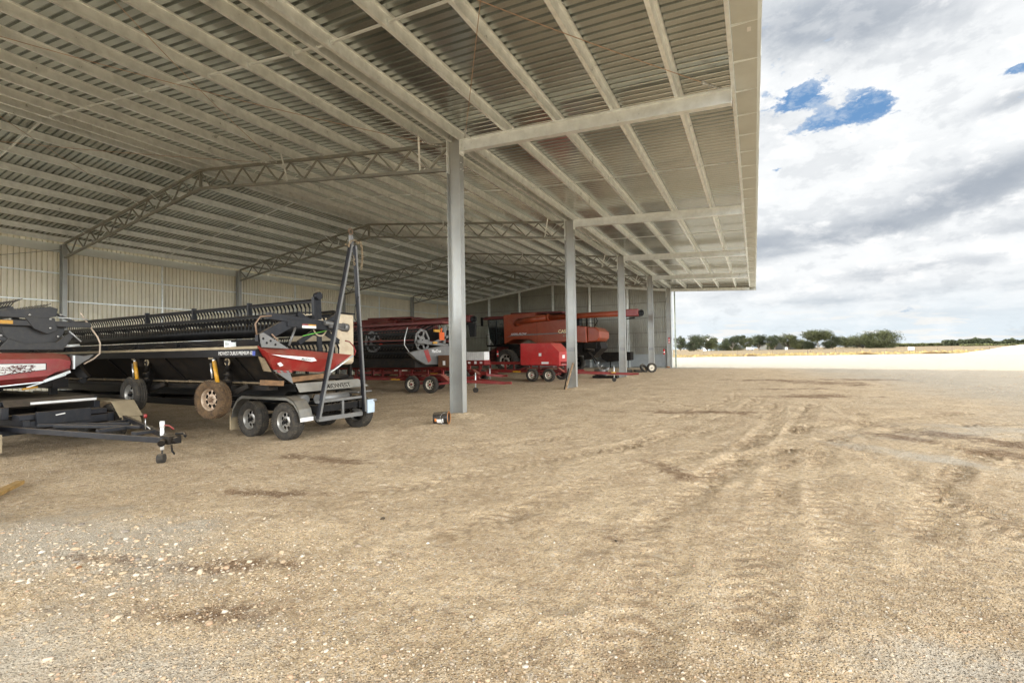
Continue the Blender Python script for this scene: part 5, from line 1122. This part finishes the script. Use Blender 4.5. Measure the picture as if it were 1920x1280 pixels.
# timber offcut at the left edge
wd = MB(); wd.prism([(-1.70, -8.20, .02), (-1.62, -8.14, .02), (-.90, -8.66, .02), (-.97, -8.78, .02)], (0, 0, .05)); wo_ = wd.build('timber_offcut', mat('ochre_timber', (.36, .22, .07), .8, 0, .2, 12), None, .008)
tag(wo_, 'ochre timber offcut lying on the ground at the left edge', 'timber')
# tyres and hardware near the far columns
def tyre_flat(x, y, z, R, w, axis, lab, rim=False, group='old tyres by the fourth column'):
    t = thing('tyre', lab, 'tyre', (x, y, 0), group); c = Vector((x, y, z)); h = w/2; rr = R*.6
    mb = MB(); mb.lathe(c, axis, [(-h*.6, rr), (-h, rr*1.15), (-h, R*.88), (-h*.7, R), (h*.7, R), (h, R*.88), (h, rr*1.15), (h*.6, rr), (0, rr*.98), (-h*.6, rr)], 28); mb.build('casing', M_rub, t)
    if rim:
        mb = MB(); mb.lathe(c, axis, [(-h*.4, rr), (h*.2, rr*.9), (h*.5, rr), (h*.55, rr*1.03)], 24); mb.lathe(c, axis, [(0, rr*.95), (.02, rr*.5), (.05, rr*.3), (.05, 0)], 20); mb.build('rim', M_rimw, t)
        mb = MB(); mb.lathe(c, axis, [(.05, rr*.2), (.09, rr*.18), (.09, 0)], 12); mb.build('hub', M_rust, t)
tyre_flat(.28, 26.0, .36, .37, .22, (.5, -.86, 0), 'upright spare wheel with cream rim leaning at the fourth column', True)
tyre_flat(-1.6, 26.2, .11, .38, .2, (0, 0, 1), 'flat lying old tyre furthest left behind the third column'); tyre_flat(-.8, 26.1, .10, .34, .18, (.1, 0, 1), 'flat lying old tyre between the leaning tyre and the leftmost one')
tyre_flat(-.38, 26.3, .30, .36, .18, (.75, -.4, .5), 'old tyre leaning at an angle left of the upright spare wheel')
pk = thing('water_pump', 'dark oily pump and motor on a black skid left of the third column', 'pump', (-1., 18.0, 0))
mb = MB(); mb.box(-1.75, -.20, 17.6, 18.3, .02, .16); mb.build('skid', M_blk, pk, .01)
mb = MB(); mb.tube([(-1.55, 17.9, .36), (-.95, 17.9, .38)], [.20, .22], 16); mb.tube([(-1.05, 17.9, .45), (-.75, 17.9, .62)], [.17, .06], 12); mb.lathe((-1.6, 17.9, .36), (-1, -.3, 0), [(0, .20), (.12, .14), (.12, 0)], 16); mb.build('motor', M_gun, pk)
mb = MB(); mb.tube([(-1.3, 17.8, .5), (-1.45, 17.75, .85), (-1.35, 17.75, 1.0)], .02, 6); mb.tube([(-1.3, 17.8, .55), (-1.15, 17.75, .8)], .02, 6); mb.build('lever', M_sil, pk)
tr_ = thing('steel_trough', 'long dark steel trough against the far gable wall behind the harvester', 'trough', (-5.0, 34.8, 0))
mb = MB(); mb.prism([(-6.4, 34.6, 1.55), (-3.3, 34.6, 1.55), (-3.3, 34.6, .75), (-5.6, 34.6, .6), (-6.1, 34.6, .9)], (0, 1.2, 0)); mb.build('tub', M_blkd, tr_, .03)
mb = MB(); mb.box(-5.4, -5.3, 34.8, 34.9, 0, .8); mb.box(-3.6, -3.5, 34.8, 34.9, 0, .8); mb.build('leg', M_blk, tr_)

# ------------------------------------------------------------------ trees and far things
LEAF = mat('eucalypt_leaf', (.065, .072, .024), .8, 0, .35, .25); LEAF2 = mat('dark_leaf', (.042, .052, .020), .8, 0, .35, .25); LEAF3 = mat('olive_leaf', (.10, .105, .035), .8, 0, .35, .25); BARK = mat('gum_bark', (.30, .26, .21), .9, 0, .2, 1.)
def tree(x, y, h, w, base, lab, seed, leaf, group='trees along the far paddock'):
    """h height, w crown width, base = crown base height as a share"""
    r = random.Random(seed); base *= .5 if base < .5 else 1; w *= 1.14; t = thing('gum_tree', lab, 'tree', (x, y, 0), group)
    mb = MB(); lobes = []; nl = int(9+w*.9)
    for i in range(nl):
        a = r.uniform(0, 6.28); q = r.random()**.5*.42*w; zz_ = h*(base+(1-base)*r.uniform(.12, .86)); k = (1-abs((zz_/h-base)/(1-base)-.5)*1.1)
        lobes.append((x+math.cos(a)*q*(k+.25), y+math.sin(a)*q*(k+.25), zz_, w*r.uniform(.15, .24)*(.8+.4*k)))
    lobes.append((x, y, h-w*.16, w*.18))
    top = Vector((x+r.uniform(-.3, .3), y, h*base*.9+.5)); mb.tube([(x, y, -.2), (x+r.uniform(-.2, .2), y, h*base*.5), top], [.04*h*.8, .03*h*.8, .022*h*.8], 8)
    for lx, ly, lz, lr in lobes: mb.tube([top-Vector((0, 0, h*.08)), top.lerp(Vector((lx, ly, lz)), .5)+Vector((0, 0, -.2)), (lx, ly, lz)], [.014*h, .009*h, .004*h], 5)
    mb.build('trunk', BARK, t)
    V = []; Fc = []
    for lx, ly, lz, lr in lobes:
        n = int(150*(lr/1.6)**1.4)+60
        for i in range(n):
            d = Vector((r.gauss(0, 1), r.gauss(0, 1), r.gauss(0, 1))).normalized(); rad = lr*(r.random()**.45)*(1+.25*math.sin(d.x*5+d.z*7+seed))
            p = Vector((lx, ly, lz))+Vector((d.x*rad, d.y*rad, d.z*rad*.82)); sz = r.uniform(.14, .34)*(h/12)**.5
            u = Vector((r.gauss(0, 1), r.gauss(0, 1), r.gauss(0, .6))).normalized()*sz; v = u.cross(Vector((r.gauss(0, 1), r.gauss(0, 1), r.gauss(0, 1)))).normalized()*sz*.8
            b_ = len(V); V += [p-u-v*.4, p+u*.2-v, p+u+v*.3, p-u*.2+v]; Fc.append((b_, b_+1, b_+2, b_+3))
    me = bpy.data.meshes.new('crown'); o0 = wloc(t); me.from_pydata([v-o0 for v in V], [], Fc); me.materials.append(leaf); o = bpy.data.objects.new('crown', me); link(o); o.parent = t
    return t
D0 = 400.
def tp(px0, px1, top, basey, D):
    """crown extent in photo pixels -> position, height, width at distance D"""
    px = (px0+px1)/2; x, y = pix(px, D); hor = 655.5-.01745*(px-1250)
    h = (hor-top)/887.17*D*1.0+1.7; w = (px1-px0)/887.17*D; return x, y, h, w
TREES = [(1266, 1285, 629, .25, LEAF2, 'narrow dark tree nearest the shed corner on the skyline'), (1287, 1315, 629, .10, LEAF2, 'broad bushy tree, second from the shed corner'), (1311, 1341, 627, .15, LEAF, 'bushy tree left of the pale shed on the skyline'),
  (1359, 1386, 631, .35, LEAF2, 'dark tree right of the pale shed'), (1345, 1388, 646, .02, LEAF3, 'low olive bush in front of the pale shed'), (1380, 1396, 629, .5, LEAF2, 'thin open crowned tree between the pale shed and white vehicle'),
  (1388, 1411, 632, .3, LEAF, 'rounded olive tree above the white vehicle'), (1409, 1435, 629, .3, LEAF2, 'grey green loose crowned tree right of the white vehicle'), (1436, 1450, 640, .05, LEAF3, 'small pale green bush at the left end of the dark shed'),
  (1442, 1463, 627, .4, LEAF2, 'twin topped tree over the left half of the dark shed'), (1464, 1493, 627, .35, LEAF, 'dark spreading tree over the right half of the dark shed'), (1488, 1512, 636, .1, LEAF3, 'small bright green tree at the right end of the dark shed'),
  (1514, 1552, 622, .55, LEAF, 'tall umbrella shaped gum tree with bare pale trunk'), (1506, 1530, 640, .05, LEAF2, 'low dark bush at the left foot of the umbrella gum'), (1538, 1556, 641, .05, LEAF2, 'low dark bush at the right foot of the umbrella gum'), (1550, 1573, 630, .2, LEAF2, 'dark tree just right of the umbrella gum'),
  (1571, 1601, 631, .3, LEAF, 'round tree with short trunk between two dark trees'), (1600, 1634, 629, .12, LEAF, 'dense tree joined to the largest round tree on its left'), (1629, 1677, 621, .08, LEAF, 'largest round olive green tree at the right end of the row')]
for i, (a, b_, top, bs, lf, lab) in enumerate(TREES):
    x, y, h, w = tp(a, b_, top, 0, D0+(i % 3)*12); tree(x, y, h, w, bs, lab, 100+i, lf)
# more trees beyond the frame's right are the far wood
def belt(px0, px1, D, hpx, name, lab, leaf, n, thick):
    V = []; Fc = []; r = random.Random(int(px0))
    for i in range(n):
        px = r.uniform(px0, px1); dd = D+r.uniform(0, thick); x, y = pix(px, dd); H = hpx/887.17*D*(.85+.5*float(vnoise(np.array([px]), np.array([0.]), 23., 5)[0])+.35*float(vnoise(np.array([px]), np.array([0.]), 7., 6)[0]))
        z = H*(1-r.random()**1.6*.0)*r.random()**.75; sz = r.uniform(.6, 1.6)*D/700
        p = Vector((x, y, z)); u = Vector((r.gauss(0, 1), r.gauss(0, 1), r.gauss(0, .7))).normalized()*sz; v = u.cross(Vector((r.gauss(0, 1), r.gauss(0, 1), r.gauss(0, 1)))).normalized()*sz*.8
        b_ = len(V); V += [p-u-v*.4, p+u*.2-v, p+u+v*.3, p-u*.2+v]; Fc.append((b_, b_+1, b_+2, b_+3))
    me = bpy.data.meshes.new(name); me.from_pydata(V, [], Fc); me.materials.append(leaf); o = bpy.data.objects.new(name, me); link(o); tag(o, lab, 'trees', kind='stuff')
belt(1672, 1790, 900, 6.5, 'hedge', 'low distant hedge line right of the largest round tree', LEAF3, 9000, 40)
belt(1766, 2250, 800, 13.5, 'woodland', 'dark distant woodland along the horizon at the right', LEAF2, 30000, 60)
belt(1800, 2200, 560, 3.6, 'scrub', 'pale grey green scrub in front of the distant woodland', LEAF3, 7000, 25)
# distant buildings
def farshed(px0, px1, D, hz, depth, wallm, roofm, lab, cat='shed'):
    x0, y0 = pix(px0, D); x1, y1 = pix(px1, D); t = thing('farm_shed', lab, cat, ((x0+x1)/2, (y0+y1)/2, 0)); u = Vector((x1-x0, y1-y0, 0)); n = Vector((-u.y, u.x, 0)).normalized()*depth
    a = Vector((x0, y0, 0)); b_ = Vector((x1, y1, 0)); mb = MB(); z = Vector((0, 0, hz)); mb.add([a, b_, b_+n, a+n, a+z, b_+z, b_+n+z, a+n+z], [(0, 1, 5, 4), (1, 2, 6, 5), (2, 3, 7, 6), (3, 0, 4, 7)]); mb.build('wall', wallm, t)
    r0 = Vector((0, 0, hz*1.38)); e = u.normalized()*.4; mb = MB(); mb.add([a+z-e-n*.03, b_+z+e-n*.03, b_+n*.5+r0+e, a+n*.5+r0-e, b_+n*1.03+z+e, a+n*1.03+z-e], [(0, 1, 2, 3), (3, 2, 4, 5)]); mb.build('roof', roofm, t)
    mb = MB(); p = a+u*.35-n*.002; q = u.normalized()*2.; mb.add([p, p+q, p+q+Vector((0, 0, hz*.7)), p+Vector((0, 0, hz*.7))], [(0, 1, 2, 3)]); mb.build('door', M_gun, t)
farshed(1330, 1360, 470, 8.6, 16, mat('pale_blue_wall', (.42, .50, .56), .6), M_white, 'pale blue walled farm shed with cream roof between the trees')
farshed(1438, 1522, 440, 5.4, 14, mat('dark_wall', (.05, .05, .045), .7), mat('dark_roof', (.045, .05, .05), .6), 'long low dark farm shed behind the trees')
x, y = pix(1406, 385); vt = thing('delivery_truck', 'small white truck parked below the rounded olive tree', 'truck', (x, y, 0))
uu = Vector((Rv.x, Rv.y, 0)).normalized(); nn = Vector((-uu.y, uu.x, 0))
def obox(c, a, b_, h0, h1, mm, nm):
    mb = MB(); c = Vector(c); p = [c+uu*i*a/2+nn*j*b_/2 for i, j in ((-1, -1), (1, -1), (1, 1), (-1, 1))]; mb.add([q+Vector((0, 0, h0)) for q in p]+[q+Vector((0, 0, h1)) for q in p], [(3, 2, 1, 0), (4, 5, 6, 7), (0, 1, 5, 4), (1, 2, 6, 5), (2, 3, 7, 6), (3, 0, 4, 7)]); mb.build(nm, mm, vt)
c0 = Vector((x, y, 0)); obox(c0-uu*.9, 3.6, 2.0, .7, 2.5, M_white, 'box'); obox(c0+uu*1.8, 1.6, 1.9, .6, 2.0, M_white, 'cab'); obox(c0+uu*2.0-nn*.96, .8, .02, 1.3, 1.8, M_glass, 'window')
for k in (-1.6, 1.7): mb = MB(); mb.tube([c0+uu*k-nn*1.0+Vector((0, 0, .42)), c0+uu*k+nn*1.0+Vector((0, 0, .42))], .42, 12); mb.build('wheel', M_rub, vt)
x, y = pix(1474, 380); mb = MB(); mb.lathe((x, y, 0), (0, 0, 1), [(0, 1.0), (1.9, 1.0), (2.2, .5), (2.25, 0)], 18); o = mb.build('water_tank', mat('tank_grey', (.45, .48, .46), .6)); tag(o, 'small pale round water tank in front of the dark farm shed', 'tank')
# wire fence along the field
fp = [(-14+dx.x*0, 0)]; fence = thing('wire_fence', 'post and wire fence running along the near edge of the dry field', 'fence', (e0.x, e0.y+8, 0))
M_post = mat('fence_post', (.16, .12, .08), .9)
def fpt(s_, off=7.): p = e0+dx*s_; return Vector((p.x-dx.y*off, p.y+dx.x*off, 0))
for k in range(-4, 17):
    p = fpt(k*7.6); mb = MB(); mb.tube([p+Vector((0, 0, -.2)), p+Vector((0, 0, 1.22))], .05 if k % 4 else .075, 6); mb.build('post', M_post, fence)
mb = MB()
for z in (.25, .5, .75, .97, 1.15): mb.tube([fpt(-31)+Vector((0, 0, z)), fpt(122)+Vector((0, 0, z))], .006, 4)
mb.build('wire', M_truss, fence)
f2 = thing('wire_fence', 'second fence with dark posts further out in the field at the right', 'fence', (60, 180, 0))
for k in range(16):
    p = fpt(60+k*8, 62); mb = MB(); mb.tube([p+Vector((0, 0, -.2)), p+Vector((0, 0, 1.4))], .07, 5); mb.build('post', M_post, f2)
mb = MB()
for z in (.4, .8, 1.2): mb.tube([fpt(60, 62)+Vector((0, 0, z)), fpt(180, 62)+Vector((0, 0, z))], .008, 4)
mb.build('wire', M_truss, f2)
x, y = pix(1708, 128); tk = thing('white_box', 'white box on a short stand at the field fence', 'box', (x, y, 0)); mb = MB(); mb.box(x-.6, x+.6, y-.35, y+.35, .5, 1.35); mb.build('body', M_white, tk, .04); mb = MB(); mb.box(x-.5, x-.4, y-.05, y+.05, 0, .5); mb.box(x+.4, x+.5, y-.05, y+.05, 0, .5); mb.build('leg', M_post, tk)
